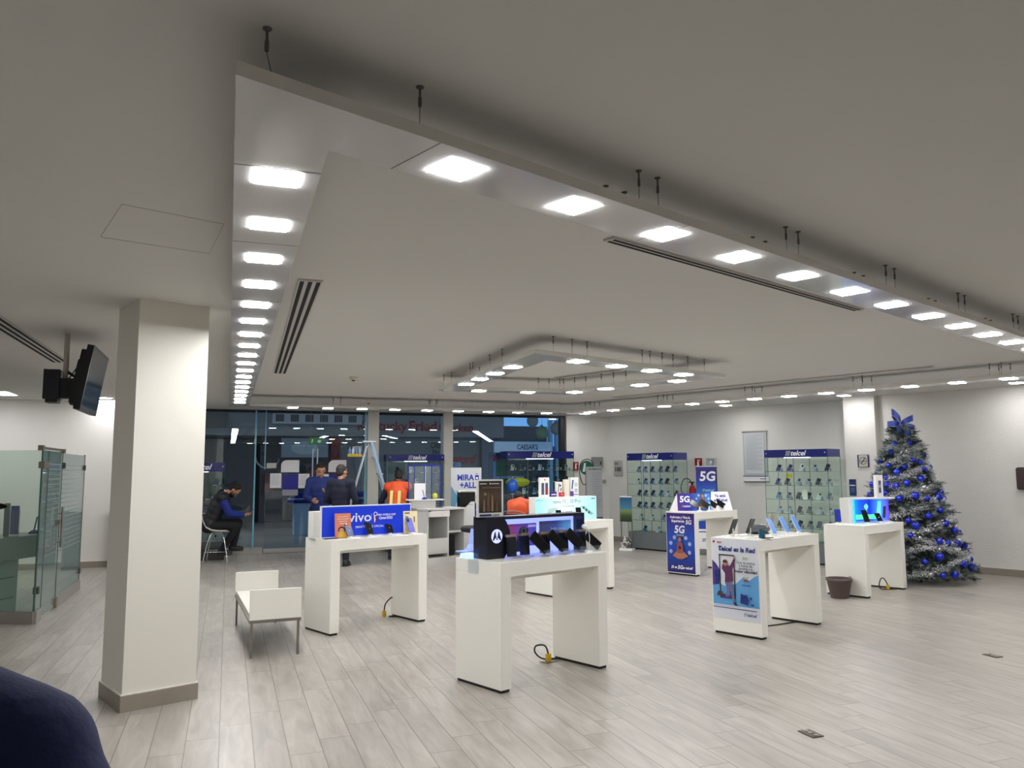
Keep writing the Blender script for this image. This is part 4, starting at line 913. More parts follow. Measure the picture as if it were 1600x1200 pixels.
# ---------------------------------------------------------------- glass cabinets
CG = glass('cabinet_glass', (249, 253, 251), ior=1.3)
random.seed(3)
PHC = [(34, 44, 58), (58, 74, 104), (24, 26, 32), (104, 120, 150), (84, 78, 130), (52, 110, 140), (150, 160, 176), (70, 72, 84), (178, 196, 190), (40, 64, 70)]
small = {}
def shelf_phone(col, h=.125):
    k = (col, h)
    if k not in small:
        mb = MB(); Mx = Matrix.Rotation(R(14), 4, 'Y') @ Matrix.Rotation(R(-20), 4, 'X')
        mb.rbox((-.035, -.005, 0), (.035, .005, h), .006, mat('sp_%d_%d_%d' % col, col, .3), Mx)
        mb.rbox((-.008, -.0062, h - .045), (.022, -.005, h - .012), .004, mat('sp_camera', (20, 22, 28), .2), Mx)
        mb.box((-.04, -.005, 0), (.03, .05, .006), WHITEP)
        small[k] = mb.mesh('shelf_phone')
    return small[k]
tagm = MB().box((-.012, -.012, 0), (.012, .012, .045), mat('tag_grey', (120, 130, 150), .4)).box((-.014, -.0125, .03), (.014, -.012, .058), mat('tag_face', (150, 160, 176), .4)).mesh('price_tag')
ORD = ['first', 'second', 'third', 'fourth', 'fifth', 'sixth', 'seventh', 'eighth']
def cabinet(label, short, p, rz, L_, D, Ht, base_h, head_h, shelves, counts, special=None, mullion=True):
    t = thing('glass_cabinet', label, 'display cabinet', (p[0], p[1], 0), rz)
    MB().box((0, 0, .03), (L_, D, base_h), GREYCAB).box((.03, .03, 0), (L_ - .03, D - .03, .03), BLACK).build('base', t)
    for x in (L_ * .33, L_ * .66): MB().cyl((x, -.004, base_h * .6), (x, 0, base_h * .6), .012, CHROME, n=12).build('lock', t)
    NV = mat('header_navy', (30, 38, 116), .15)
    h = MB(); h.box((0, 0, Ht - head_h), (L_, .012, Ht), NV); h.box((L_ - .012, .012, Ht - head_h), (L_, D, Ht), NV); h.box((0, .012, Ht - head_h), (.012, D, Ht), NV); h.box((.012, D - .012, Ht - head_h), (L_ - .012, D, Ht), NV); h.box((.012, .012, Ht - head_h), (L_ - .012, D - .012, Ht - head_h + .01), NV)
    hd = h.build('header', t)
    pr = Print(); telcel(pr, L_ * .5, Ht - head_h * .5, head_h * .72)
    for x in (.04, L_ - .04): pr.circ(x, Ht - head_h * .45, .009, WPRINT, n=10)
    pr.build('lettering', hd)
    z0, z1 = base_h, Ht - head_h
    MB().box((0.002, 0, z0), (L_ - .002, .006, z1), CG).build('front_glass', t); MB().box((0, .006, z0), (.006, D, z1), CG).build('side_glass', t); MB().box((L_ - .006, .006, z0), (L_, D, z1), CG).build('side_glass', t)
    MB().box((.006, D - .006, z0), (L_ - .006, D, z1), CG).build('back_glass', t)
    ed = MB()
    for x, y in ((0, -.001), (L_ - .006, -.001), (L_ * .36, -.001), (L_ * .72, -.001), (0, D - .004), (L_ - .006, D - .004)): ed.box((x, y, z0), (x + .006, y + .005, z1), EDGE)
    if mullion: ed.box((L_ * .36 - .002, D * .5, z0), (L_ * .36 + .008, D * .5 + .01, z1), STEEL)
    ed.build('glass_edge', t)
    zs = [z0 + (z1 - z0) * (i / shelves) for i in range(shelves)]
    for i, z in enumerate(zs):
        if i: MB().box((.008, .008, z - .006), (L_ - .008, D - .01, z), SHELFG).box((.008, .006, z - .006), (L_ - .008, .008, z), EDGE).build('shelf', t)
    MB().box((.3 * L_, .05, z1 - .012), (.7 * L_, .09, z1), mat('cab_light', (250, 252, 255), .5, emit=3.)).build('lamp', t)
    for i, z in enumerate(zs):
        n = counts[shelves - 1 - i]; row = ['bottom', 'second lowest', 'third lowest', 'fourth lowest', 'fifth lowest', 'sixth lowest'][i] if i < shelves - 1 else 'top'
        for k in range(n):
            x = L_ * (k + .75) / (n + .3); c = random.choice(PHC); yy = .12 + .05 * random.random()
            o = bpy.data.objects.new('smartphone', shelf_phone(c)); COL.objects.link(o); o.location = on(t, x, yy, z); o.rotation_euler = (0, 0, rz + R(random.uniform(-8, 8)))
            tag(o, 'smartphone, %s shelf of the %s, %s from left' % (row, short, ORD[k]), 'smartphone', 'smartphones in the ' + short)
            o = bpy.data.objects.new('price_tag', tagm); COL.objects.link(o); o.location = on(t, x + .075, yy, z); o.rotation_euler = (0, 0, rz)
            tag(o, 'price tag beside %s phone, %s shelf, %s' % (ORD[k], row, short), 'price tag', 'price tags in the ' + short)
    return t
def onU(u, v): p = UV(u, v); return (p.x, p.y)
CR = cabinet('glass phone cabinet with navy header against the right wall, nearer one', 'right wall cabinet', (4.36, 13.80), AW, 1.14, .44, 1.88, .34, .13, 6, [5, 6, 6, 6, 6, 4])
CM = cabinet('glass phone cabinet with navy header in the far right corner', 'far corner cabinet', (2.30, 16.02), AW, 1.14, .44, 1.88, .34, .14, 6, [6, 6, 6, 6, 4, 3])
CB1 = cabinet('glass cabinet with navy header at the window, behind the orange-vested worker', 'window cabinet left of the post', tuple((g0 + B * 2.82 - A * .62).xy), A2, 1.13, .46, 1.88, .34, .13, 6, [4, 5, 5, 5, 4, 3])
CB2 = cabinet('wide glass cabinet with navy header at the right end of the shop window', 'window cabinet right of the post', tuple((g0 + B * 5.28 - A * .62).xy), A2, 1.5, .46, 1.95, .34, .15, 6, [7, 6, 6, 5, 4, 3])
CL = cabinet('glass cabinet with navy header at the window, half hidden by the column', 'window cabinet behind the column', tuple((g0 + B * -1.12 - A * .60).xy), A2, .95, .42, 1.72, .3, .16, 5, [3, 5, 4, 3, 3])
pack('yellow pack on the third shelf of the right wall cabinet', .28, .10, .02, .07, (222, 214, 40), T=CR, y=.2, z=1.40, yaw=0)
pack('white box on the middle shelf of the right wall cabinet', .60, .09, .02, .16, (232, 232, 226), T=CR, y=.14, z=.34 + 1.41 / 6 * 3, yaw=0)
# ---------------------------------------------------------------- things on the right walls
def onwall(u, v, z): p = UV(u, v); return Vector((p.x, p.y, z))
t = thing('notice_board', 'large framed text notice with a navy foot strip on the right wall', 'notice board', onwall(13.488, 8.48, 1.33), AW)
MB().box((0, -.012, .1), (.5, 0, .93), mat('notice_silver', (186, 190, 194), .4)).box((-.01, -.02, .92), (.53, 0, .945), STEEL).box((0, -.02, 0), (.53, 0, .1), WPRINT).box((0, -.03, -.02), (.53, 0, 0), GREYCAB).build('board', t)
p = Print(); p.rect(.04, .14, .45, .9, mat('notice_paper', (206, 210, 214), .5))
for i in range(26): p.rect(.07, .87 - i * .026, .42 - .1 * (i % 3 == 2), .876 - i * .026, GPRINT)
p.rect(0, .085, .53, .1, NAVY); telcel(p, .42, .045, .03, NAVY, GPRINT); p.build('print', t, loc=(0, -.021, 0))
def wsign(name, label, u, v, z0, w, h, mt, art=None, frame=None, cat='sign', ang=AW):
    t = thing(name, label, cat, onwall(u, v, z0), ang)
    MB().box((0, -.01, 0), (w, 0, h), mt).build('panel', t)
    p = Print()
    if art: art(p, w, h); p.build('print', t, loc=(0, -.0105, 0))
    return t
def ext_art(p, w, h):
    p.poly([(w * .35, h * .15), (w * .6, h * .15), (w * .6, h * .6), (w * .52, h * .68), (w * .42, h * .68), (w * .35, h * .6)], WPRINT); p.poly([(w * .35, h * .72), (w * .8, h * .72), (w * .8, h * .8), (w * .35, h * .84)], WPRINT)
wsign('fire_sign', 'small red extinguisher sign on the right wall above the extinguisher', 13.488, 9.60, 1.59, .17, .19, mat('fire_red', (150, 20, 28), .4), ext_art)
wsign('evacuation_plan', 'grey pictogram sign beside the red extinguisher sign on the right wall', 13.488, 9.33, 1.58, .25, .2, mat('sign_silver', (190, 192, 196), .4), lambda p, w, h: (p.poly([(w * .1, h * .9), (w * .8, h * .9), (w * .7, h * .1), (w * .6, h * .1), (w * .55, h * .5), (w * .35, h * .5)], GPRINT), p.circ(w * .45, h * .6, .03, WPRINT)))
def dig(p, w, h): p.rect(w * .2, h * .72, w * .3, h * .88, KPRINT); p.rect(w * .42, h * .72, w * .52, h * .88, KPRINT); p.text(w * .5, h * .42, '100', .13, KPRINT, bold=.03)
wsign('wall_plate', 'pale plate with black numerals on the wall at the far right corner', 13.488, 11.76, 1.42, .24, .34, mat('plate_silver', (178, 178, 176), .4), dig)
def nosmoke(p, w, h):
    p.rect(0, 0, w * .12, h, NAVY); p.rect(w * .88, 0, w, h, NAVY); p.rect(0, h * .97, w, h, KPRINT); p.rect(0, 0, w, h * .03, KPRINT)
    p.ring(w * .5, h * .5, w * .32, .008, KPRINT); p.rect(w * .27, h * .44, w * .7, h * .5, KPRINT); p.poly([(w * .3, h * .26), (w * .34, h * .22), (w * .72, h * .74), (w * .68, h * .78)], KPRINT); p.poly([(w * .55, h * .55), (w * .62, h * .62), (w * .58, h * .7), (w * .53, h * .62)], KPRINT)
wsign('no_smoking_sign', 'square no smoking sign with dark side bars on the pilaster', 12.978, 6.03, 1.58, .19, .2, mat('nosmoke_cream', (208, 204, 190), .4), nosmoke)
wsign('wall_poster', 'narrow dark blue poster on the pilaster above the lit table', 12.978, 6.19, 1.11, .11, .27, mat('poster_navy', (34, 52, 110), .3), lambda p, w, h: (p.rect(.01, h * .6, w - .01, h * .66, WPRINT), p.rect(.02, h * .2, w - .02, h * .5, mat('poster_steel', (70, 96, 150), .4))))
t = thing('wall_dispenser', 'dark brown rounded wall dispenser at the right edge of the photo', 'dispenser', onwall(13.106, 3.76, 1.24), AW)
MB().rbox((0, -.1, 0), (.22, 0, .32), .03, mat('brown_plastic', (52, 30, 28), .3)).build('cover', t); MB().cyl((.12, -.05, -.1), (.12, -.05, 0), .03, mat('brown_plastic', (52, 30, 28), .3)).build('nozzle', t)
# fire extinguisher
t = thing('fire_extinguisher', 'red fire extinguisher with a black hose loop hung on the right wall', 'fire extinguisher', onwall(13.40, 9.62, .86), AW)
MB().lathe([(.06, 0), (.068, .02), (.068, .3), (.05, .36), (.02, .38)], RED, n=20).build('cylinder', t)
MB().lathe([(.069, .06), (.069, .18)], mat('label_tan', (190, 160, 110), .5), n=20, cap=False).build('label', t)
MB().cyl((0, 0, .38), (0, 0, .43), .022, BLACK).box((-.09, -.015, .43), (.05, .015, .45), BLACK).build('valve', t)
MB().tube(spl([(-.02, 0, .42), (-.06, -.02, .5), (-.18, -.02, .5), (-.26, -.02, .36), (-.24, -.02, .22), (-.16, -.02, .18), (-.1, -.03, .22)]), .010, CORD).build('hose', t)
MB().box((-.03, .06, .1), (.03, .095, .32), STEEL).build('bracket', t)
# back wall near the corner
def onback(s, z, off=.012): return g0 + B * s - A * off + Vector((0, 0, z))
t = thing('fire_sign', 'small red sign with a pictogram right of the shop window', 'sign', g0 + B * 6.98 - A * .115 + Vector((0, 0, 1.55)), A2); MB().box((0, -.01, 0), (.13, 0, .18), mat('fire_red', (150, 20, 28), .4)).build('panel', t); p = Print(); ext_art(p, .13, .18); p.build('print', t, loc=(0, -.0105, 0))
t = thing('electrical_box', 'grey metal electrical box on the wall right of the window', 'box', onback(7.47, 1.60, .07), A2); MB().box((0, 0, 0), (.26, .055, .24), mat('box_grey', (136, 138, 136), .45)).build('housing', t); MB().box((.19, -.006, .07), (.215, 0, .14), BLACK).build('latch', t)
t = thing('round_sign', 'round green and black sign on a bracket in front of the far wall', 'sign', Vector((1.56, 16.75, 0)), A2)
MB().cyl((0, .02, 1.6), (0, .0, 1.6), .15, mat('sign_green', (18, 110, 88), .4), n=32).build('disc', t); MB().cyl((0, .05, 0), (0, .05, 1.62), .012, STEEL).lathe([(.14, 0), (.14, .02), (.02, .03)], BLACK, (0, .05, 0)).build('stand', t)
MB().tube(spl([(.15, 0, 1.56), (.13, -.01, 1.72), (0, -.01, 1.78), (-.14, -.01, 1.7), (-.17, -.01, 1.5), (-.13, -.01, 1.33), (-.08, -.01, 1.25), (0, 0, 1.28)]), .009, CORD).build('hose', t)
Print().poly([(-.1, 1.52), (-.04, 1.52), (-.02, 1.7), (-.06, 1.7)], WPRINT).build('print', t)
t = thing('rollup_banner', 'grey printed information stand in front of the far wall corner', 'banner', Vector((1.50, 16.25, 0)), A2)
MB().box((0, 0, .05), (.36, .01, 1.62), mat('info_grey', (172, 174, 178), .5)).build('panel', t); MB().box((-.02, -.1, 0), (.38, .12, .05), GREYCAB).build('base', t)
p = Print(); p.text(.2, 1.57, 'INFORMACION', .045, KPRINT, bold=.02)
for i in range(16): p.rect(.13, 1.49 - i * .045, .34 - .04 * (i % 3), 1.502 - i * .045, GPRINT)
p.rect(.1, .1, .35, .6, NAVY); p.build('print', t)
t = thing('wall_socket', 'small round grey bell on the wall right of the information stand', 'bell', onback(7.78, 1.30, .01), A2); MB().cyl((0, 0, 0), (0, -.02, 0), .045, mat('bell_grey', (160, 160, 158), .4), n=20).build('body', t)
# low picture stand left of the corner cabinet
t = thing('picture_stand', 'small stand with a landscape picture left of the corner cabinet', 'stand', (2.10, 15.72, 0), AW + R(20))
PIC = gradient('landscape', [(0, (24, 34, 40)), (.25, (60, 84, 36)), (.45, (120, 140, 90)), (.55, (70, 130, 160)), (1, (22, 76, 120))], 2, .55, 1.02)
MB().box((0, 0, .55), (.24, .02, 1.02), PIC).box((0, -.005, 1.02), (.24, .025, 1.04), WPRINT).build('picture', t); MB().box((-.01, -.05, 0), (.25, .12, .04), WPRINT).box((0, .03, .04), (.02, .05, .56), STEEL).box((.22, .03, .04), (.24, .05, .56), STEEL).build('frame', t)
mb = MB(); random.seed(5)
for i in range(9): mb.tube(spl([(random.uniform(.02, .22), random.uniform(-.02, .06), .045), (random.uniform(.02, .22), random.uniform(-.03, .06), random.uniform(.1, .3)), (random.uniform(.02, .22), random.uniform(-.02, .06), random.uniform(.05, .2))]), .008, CORD if i % 2 else WPRINT, n=6)
mb.build('coiled_cords', t)
# bucket
t = thing('plant_pot', 'empty brown plastic plant pot on the floor before the table by the tree', 'plant pot', (3.955, 9.83, 0), 0)
POT = mat('pot_brown', (88, 72, 72), .5)
MB().lathe([(.10, 0), (.142, .20), (.152, .205), (.154, .235), (.146, .235), (.136, .2), (.095, .012), (.001, .012)], POT, n=32, cap=False).lathe([(.001, 0), (.10, 0)], POT, n=32, cap=False).build('pot', t)
MB().tube([(.14, 0, .235), (.146, .0, .25), (.13, .02, .25)], .004, POT).build('handle_lug', t)

# ---------------------------------------------------------------- television
t = thing('television', 'black flat television tilted forward on a ceiling pole left of the column', 'television', (-3.82, 6.74, 2.30), A2 + R(90))
# local: -y looks along +B (to the right); x along A
TVB = mat('tv_black', (14, 15, 20), .35)
Mt = Matrix.Translation((0, -.20, .03)) @ Matrix.Rotation(R(9), 4, 'X')
w2, h2 = .42, .27
bd = MB(); bd.rbox((-w2, -.03, -h2), (w2, .02, h2), .012, TVB, Mt); bd.rbox((-w2 + .03, .02, -h2 + .03), (w2 - .03, .06, h2 - .04), .03, TVB, Mt); bd.rbox((-w2 + .12, .06, -h2 + .05), (w2 - .12, .085, h2 - .12), .03, TVB, Mt); bd.build('housing', t)
MB().box((-w2 + .03, -.032, -h2 + .045), (w2 - .03, -.0305, h2 - .03), mat('tv_screen', (38, 52, 66), .08), Mt).build('screen', t)
Print().rect(-.03, -h2 + .018, .03, -h2 + .026, GPRINT).build('badge', t, loc=(0, -.3, 0))
MB().cyl((0, 0, .02), (0, 0, CEIL - 2.30), .022, mat('pole_white', (196, 192, 182), .5)).build('pole', t)
MB().box((-.06, -.14, -.12), (.06, .06, .05), BLACK).cyl((0, -.1, .05), (0, 0, .12), .012, BLACK).build('bracket', t)
MB().box((-.08, .03, -.13), (.08, .15, .12), mat('player_black', (18, 20, 34), .4)).box((-.07, .04, -.16), (.07, .13, -.13), BLACK).build('player_box', t)
MB().tube(spl([(.0, -.02, .04), (.02, -.12, .2), (.05, -.2, .18), (.05, -.22, .1)]), .005, CORD).build('cable', t)

# ---------------------------------------------------------------- glass booth on the left
BG_ = glass('booth_glass', (238, 247, 242), ior=1.5, haze=.06); BG2 = glass('booth_glass_etched', (146, 184, 184), ior=1.5, haze=.2, rough=.03)
STR = glass('etched_stripe', (190, 208, 210), ior=1.5, haze=.3, rough=.2)
t = thing('glass_booth', 'green glass cashier booth with a striped glass door at the left edge', 'glass booth', (-4.95, 8.39, 0), A2)
MET = mat('booth_metal', (150, 140, 124), .35, .8); PLN = mat('booth_plinth', (150, 146, 142), .35, .2)
# front side, runs left from the corner
fl_ = Matrix.Rotation(R(-19.6 - 6), 4, 'Z')
MB().box((-3.2, 0, .13), (0, .012, 1.79), BG_, fl_).build('front_glass', t)
MB().box((-3.2, -.01, 0), (0, .03, .13), PLN, fl_).build('plinth', t)
MB().box((-.006, -.004, .13), (.004, .012, 1.79), EDGE, fl_).build('glass_edge', t)
# door side, runs along A: local +y
def side(y0, y1, z0, z1, mt, nm, th=.012): return MB().box((0, y0, z0), (th, y1, z1), mt).build(nm, t)
side(.01, .26, .13, 1.79, BG2, 'side_glass')
dr = side(.27, 1.02, .03, 1.79, BG2, 'door')
side(1.05, 2.58, .13, 1.78, BG2, 'side_glass')
MB().box((-.015, .0, 0), (.03, .26, .13), PLN).build('plinth', t); MB().box((-.015, 1.05, 0), (.03, 2.6, .13), PLN).build('plinth', t)
st = MB()
for i in range(19):
    z = 1.64 - i * .055; a = random.uniform(.0, .25)
    st.box((-.002, .3, z), (.0138, .98, z + .014 - .004 * (i % 3)), STR); st.box((-.002, 1.1, z - .01), (.0138, 2.5, z + .006), STR)
st.build('etched_stripes', t)
ed = MB()
for y in (.262, 1.025, 2.575): ed.box((-.004, y, .13), (.016, y + .006, 1.79), EDGE)
ed.build('glass_edge', t)
MB().box((-.012, -.02, 1.80), (.02, 1.06, 1.825), MET).box((-.03, -.08, 1.785), (.02, -.0, 1.84), MET).box((-.02, 1.04, 1.78), (.03, 1.1, 1.83), MET).build('header_bar', t)
for y, z in ((-.06, 1.60), (.96, .05)): MB().box((-.02, y, z), (.035, y + (.22 if z > 1 else .12), z + .07), MET).build('clamp', t)
for y, z in ((1.07, 1.6), (2.5, 1.58), (2.5, .22), (.02, .3)): MB().box((-.02, y, z), (.03, y + .07, z + .07), DKGREY).build('clamp', t)
MB().cyl((.06, .92, .70), (.06, .92, 1.16), .014, STEEL).cyl((.0, .92, .76), (.06, .92, .76), .007, STEEL).cyl((.0, .92, 1.08), (.06, .92, 1.08), .007, STEEL).build('door_handle', dr)
MB().box((.0, .8, .96), (.05, .86, 1.02), STEEL).build('lock', dr)
q = MB(); q.cyl((-.45, -.02, .06), (-.45, -.035, .06), .008, CHROME, n=10, M=fl_).cyl((-.40, -.02, .06), (-.40, -.035, .06), .008, CHROME, n=10, M=fl_); q.build('bolt', t)
# counter inside the booth
t = thing('cashier_counter', 'grey counter with a raised shelf inside the glass booth', 'counter', (-5.35, 8.95, 0), A2 + R(62))
CGY = mat('counter_grey', (168, 160, 154), .4)
MB().box((-1.6, 0, .62), (.42, .5, .86), CGY).build('top', t); MB().box((-1.6, .1, 0), (-.05, .5, .62), mat('counter_body', (196, 192, 186), .4)).build('body', t)
for z in (.2, .42): MB().box((-1.58, .095, z), (-.1, .1, z + .006), BLACK).build('drawer_gap', t)
cp = Vector(t.location); cm = Matrix.Translation(cp) @ Matrix.Rotation(A2 + R(62), 4, 'Z')
t = thing('pen_stand', 'blue pen in a round blue desk stand on the booth counter', 'pen stand', cm @ Vector((.28, .2, .86)), 0)
MB().lathe([(.055, 0), (.055, .015), (.03, .035), (.01, .045)], mat('pen_blue', (30, 34, 150), .35), n=20).build('base', t); MB().cyl((0, 0, .035), (.035, -.01, .19), .009, mat('pen_blue', (30, 34, 150), .35), n=8).build('pen', t)
t = thing('brochure_holder', 'tall blue brochure holder on the booth counter at the left edge', 'brochure holder', cm @ Vector((-.12, .18, .86)), A2)
MB().box((0, 0, 0), (.09, .05, .28), ACRYL).build('holder', t); MB().box((.005, .005, .02), (.085, .03, .33), BLUE).box((-.06, .01, .0), (-.01, .05, .36), GREYCAB).build('brochure', t)
t = thing('poster_frame', 'blue edged clear frame standing on the booth counter at the photo edge', 'poster frame', cm @ Vector((-.22, .25, .86)), A2)
MB().box((-.3, 0, .1), (-.02, .006, .62), ACRYL).box((-.3, -.004, .6), (-.02, .01, .63), BLUE).box((-.03, -.004, .1), (-.015, .01, .62), BLUE).box((-.28, -.003, .14), (-.05, 0, .57), mat('frame_print', (150, 160, 190), .4)).cyl((-.05, .0, 0), (-.05, .0, .2), .006, STEEL).build('frame', t)
# steel cabinet on the back left wall
t = thing('steel_cabinet', 'slim grey steel terminal against the back left wall, beside the column', 'terminal', (-6.60, 13.18, 0), A2)
MB().box((0, 0, .55), (.6, .2, .92), GREYCAB).box((0, 0, .05), (.03, .2, .55), STEEL).box((.57, 0, .05), (.6, .2, .55), STEEL).box((0, 0, 0), (.6, .2, .05), BLACK).box((.03, .02, .05), (.57, .1, .55), GREYCAB).build('body', t)
MB().rbox((.1, -.004, .66), (.34, 0, .84), .02, NAVY).rbox((.13, -.006, .69), (.31, -.004, .81), .01, GREYCAB).build('screen', t)

# ---------------------------------------------------------------- counter group in front of the window
DW = mat('desk_white', (214, 214, 212), .35); DI = mat('desk_inner', (176, 176, 174), .5)
t = thing('service_counter', 'white open counter unit with a drawer, left of the payment kiosk', 'counter', (-1.43, 13.45, 0), A1)
H_ = .92
MB().box((-.02, -.02, H_ - .03), (.82, .55, H_), DW).build('top', t)
MB().box((0, 0, .03), (.03, .5, H_ - .03), DW).box((.44, .02, .03), (.47, .5, H_ - .03), DW).box((.78, 0, .03), (.81, .5, H_ - .03), DW).box((.03, .47, .03), (.78, .5, H_ - .03), DI).box((.03, .02, .16), (.44, .47, .2), DW).box((.47, .02, .5), (.78, .47, .53), DW).box((.0, -.01, 0), (.81, .5, .1), DW).build('carcass', t)
MB().box((.03, .01, .2), (.44, .03, .42), DW).build('lower_panel', t)
d = MB().box((.03, -.04, H_ - .14), (.44, .3, H_ - .04), WHITEP).build('drawer', t); MB().box((.025, -.045, H_ - .045), (.05, -.01, H_ - .035), BLACK).build('lip', d)
MB().box((.5, .03, .12), (.6, .35, .46), BLACK).build('equipment', t)
def onD(x, y, z): return on(t_desk, x, y, z)
t_desk = t
t = thing('small_shelf', 'small white raised shelf on the service counter', 'shelf', on(t_desk, -.04, .30, H_), A1 - R(22))
MB().box((-.06, 0, .0), (.36, .2, .13), DW).box((-.12, -.04, .13), (.5, .24, .15), WHITEP).build('body', t)
sh = t
t = thing('poster_frame', 'blue framed glass poster holder on the small shelf of the service counter', 'poster frame', on(sh, -.10, .1, .15), A1 - R(22))
BF = mat('frame_blue', (26, 36, 140), .35)
mb = MB()
for x in (0, .1, .28, .40): mb.box((x, 0, 0 if x != .1 else 0), (x + .014, .012, .58), BF)
mb.box((0, 0, .565), (.42, .012, .585), BF); mb.build('frame', t); MB().box((.01, .003, .01), (.41, .006, .57), ACRYL).build('pane', t)
t = thing('poster_frame', 'tall blue and white framed glass holder at the right of the service counter', 'poster frame', on(t_desk, .22, .36, H_), A1 - R(22))
mb = MB(); mb.box((-.02, 0, 0), (.0, .015, .74), WPRINT); mb.box((.25, 0, 0), (.27, .015, .74), BF); mb.box((-.02, 0, .72), (.27, .015, .745), BF); mb.box((-.05, -.05, 0), (.3, .06, .01), GREYCAB); mb.build('frame', t); MB().box((0, .005, .01), (.25, .009, .73), ACRYL).build('pane', t)
o = MB().box((0, 0, 0), (.19, .02, .27), WPRINT).build('leaflet', loc=on(sh, .0, .06, .15), rz=A1 - R(22)); tag(o, 'blank white leaflet standing on the small shelf', 'leaflet')
t = thing('pen_stand', 'blue pen stand in front of the white leaflet on the small shelf', 'pen stand', on(sh, .16, .0, .15), 0)
MB().lathe([(.045, 0), (.045, .012), (.02, .035)], mat('pen_blue', (30, 34, 150), .35), n=16).build('base', t); MB().cyl((0, 0, .03), (-.03, 0, .16), .006, mat('pen_blue', (30, 34, 150), .35), n=8).build('pen', t)
o = MB().ball((0, 0, .05), .05, mat('yellow_item', (206, 214, 60), .5), (1, 1, 1)).build('yellow_ball', loc=on(sh, .38, .16, .15)); tag(o, 'small yellow ball on the small shelf', 'ball')
t = thing('advert_panel', 'tall white panel reading MIRA +ALLÁ behind the payment kiosk', 'panel', (-1.15, 14.95, 0), A2 - R(14))
MB().box((0, 0, 0), (.57, .06, 1.61), mat('panel_pale', (204, 208, 214), .4)).build('panel', t)
p = Print(); p.text(.27, 1.42, 'MIRA', .15, BLUE, bold=.035, sx=.9); p.text(.36, 1.28, '+ALLÁ', .15, BLUE, bold=.035, sx=.9); p.rect(.45, 1.38, .52, 1.47, BLUE); p.rect(.465, 1.4, .505, 1.43, WPRINT); p.rect(.46, 1.49, .51, 1.5, BLUE)
p.poly([(0, 1.28), (.14, 1.05), (.1, .95), (.07, .8), (0, .6)], mat('panel_teal', (96, 150, 180), .4)); p.circ(.38, .78, .16, BLUE, .2)
for k in range(4): p.rect(.46, 1.05 - k * .12, .52, 1.08 - k * .12, GPRINT)
p.build('print', t)
t = thing('payment_kiosk', 'white payment terminal with a black screen in front of the MIRA panel', 'terminal', (-.95, 14.30, 0), A2 - R(4))
MB().prism([(0, 0), (.28, 0), (.28, 1.0), (.22, 1.0), (.0, .78)], 0, .45, DW).build('body', t); MB().rbox((.02, .05, .86), (.30, .3, 1.19), .03, SCREENB).build('screen', t)
MB().box((.0, .05, 1.17), (.31, .32, 1.20), WHITEP).build('hood', t); Print().text(.2, .95, 'INGRESA', .025, KPRINT).build('print', t); MB().box((-.12, .05, .78), (.0, .3, .80), BLACK).build('keyboard_shelf', t)
t = thing('bar_stool', 'black round cushioned stool behind the left end of the nearest display table', 'stool', (-.62, 12.6, 0), 0)
MB().lathe([(.10, .59), (.19, .61), (.2, .66), (.18, .69), (.05, .70)], mat('cushion_black', (26, 32, 46), .5), n=28).build('seat', t)
MB().cyl((0, 0, .03), (0, 0, .61), .022, CHROME).build('stem', t); MB().lathe([(.2, 0), (.2, .012), (.04, .035), (.022, .06)], CHROME, n=28).build('base', t); MB().tube([(.12 * cos(R(a)), .12 * sin(R(a)), .25) for a in range(0, 361, 24)], .008, CHROME, n=6).build('foot_ring', t)

# ---------------------------------------------------------------- stepladder with tray
t = thing('stepladder', 'tall aluminium stepladder standing before the first window post', 'ladder', (-2.68, 14.75, 0), R(14))
def bar(mb, a, b_, w, d, mt):
    a, b_ = Vector(a), Vector(b_); n = (b_ - a).normalized(); s_ = Vector((0, 1, 0)) if abs(n.y) < .9 else Vector((1, 0, 0)); e1 = n.cross(s_).normalized(); e2 = n.cross(e1)
    vs = [c + e1 * x * w / 2 + e2 * y * d / 2 for c in (a, b_) for x, y in ((-1, -1), (1, -1), (1, 1), (-1, 1))]
    mb.add(vs, [(0, 3, 2, 1), (4, 5, 6, 7), (0, 1, 5, 4), (1, 2, 6, 5), (2, 3, 7, 6), (3, 0, 4, 7)], mt)
TZ = 2.08; LB = mat('ladder_pale', (150, 176, 204), .4, .4)
fr = lambda y, z: Vector((.06 + .60 * (1 - z / TZ), y * (1 + .5 * (1 - z / TZ)), z))
for yy, x_ in ((-.16, 'a'), (.2, 'b')):
    mb = MB(); bar(mb, fr(yy, 0), fr(yy, TZ), .05, .07, LB if yy < 0 else ALU); mb.build('front_rail', t)
    mb = MB(); bar(mb, (-.55, yy * 1.45, 0), (-.02, yy, TZ - .06), .018, .03, ALU); mb.build('rear_rail', t)
for i in range(1, 7):
    z = .3 * i; a, b_ = fr(-.16, z), fr(.2, z); mb = MB(); mb.box((a.x - .05, a.y, z - .012), (a.x + .05, b_.y, z + .012), ALU); mb.build('step', t)
MB().box((-.1, -.2, TZ), (.14, .24, TZ + .03), ALU).build('top_cap', t)
mb = MB(); bar(mb, (-.45, -.2, .5), (-.45, .26, .5), .015, .02, ALU); bar(mb, (-.28, -.18, 1.1), (-.28, .24, 1.1), .015, .02, ALU); mb.build('rear_brace', t)
t2 = thing('tool_tray', 'yellow tray of blue and white bottles hooked on top of the stepladder', 'tray', on(t, -.36, -.1, 1.82), R(14))
MB().box((0, 0, 0), (.25, .2, .015), YEL).box((0, 0, .015), (.25, .01, .05), YEL).box((0, .19, .015), (.25, .2, .05), YEL).box((.24, .05, .0), (.33, .07, .02), ALU).build('tray', t2)
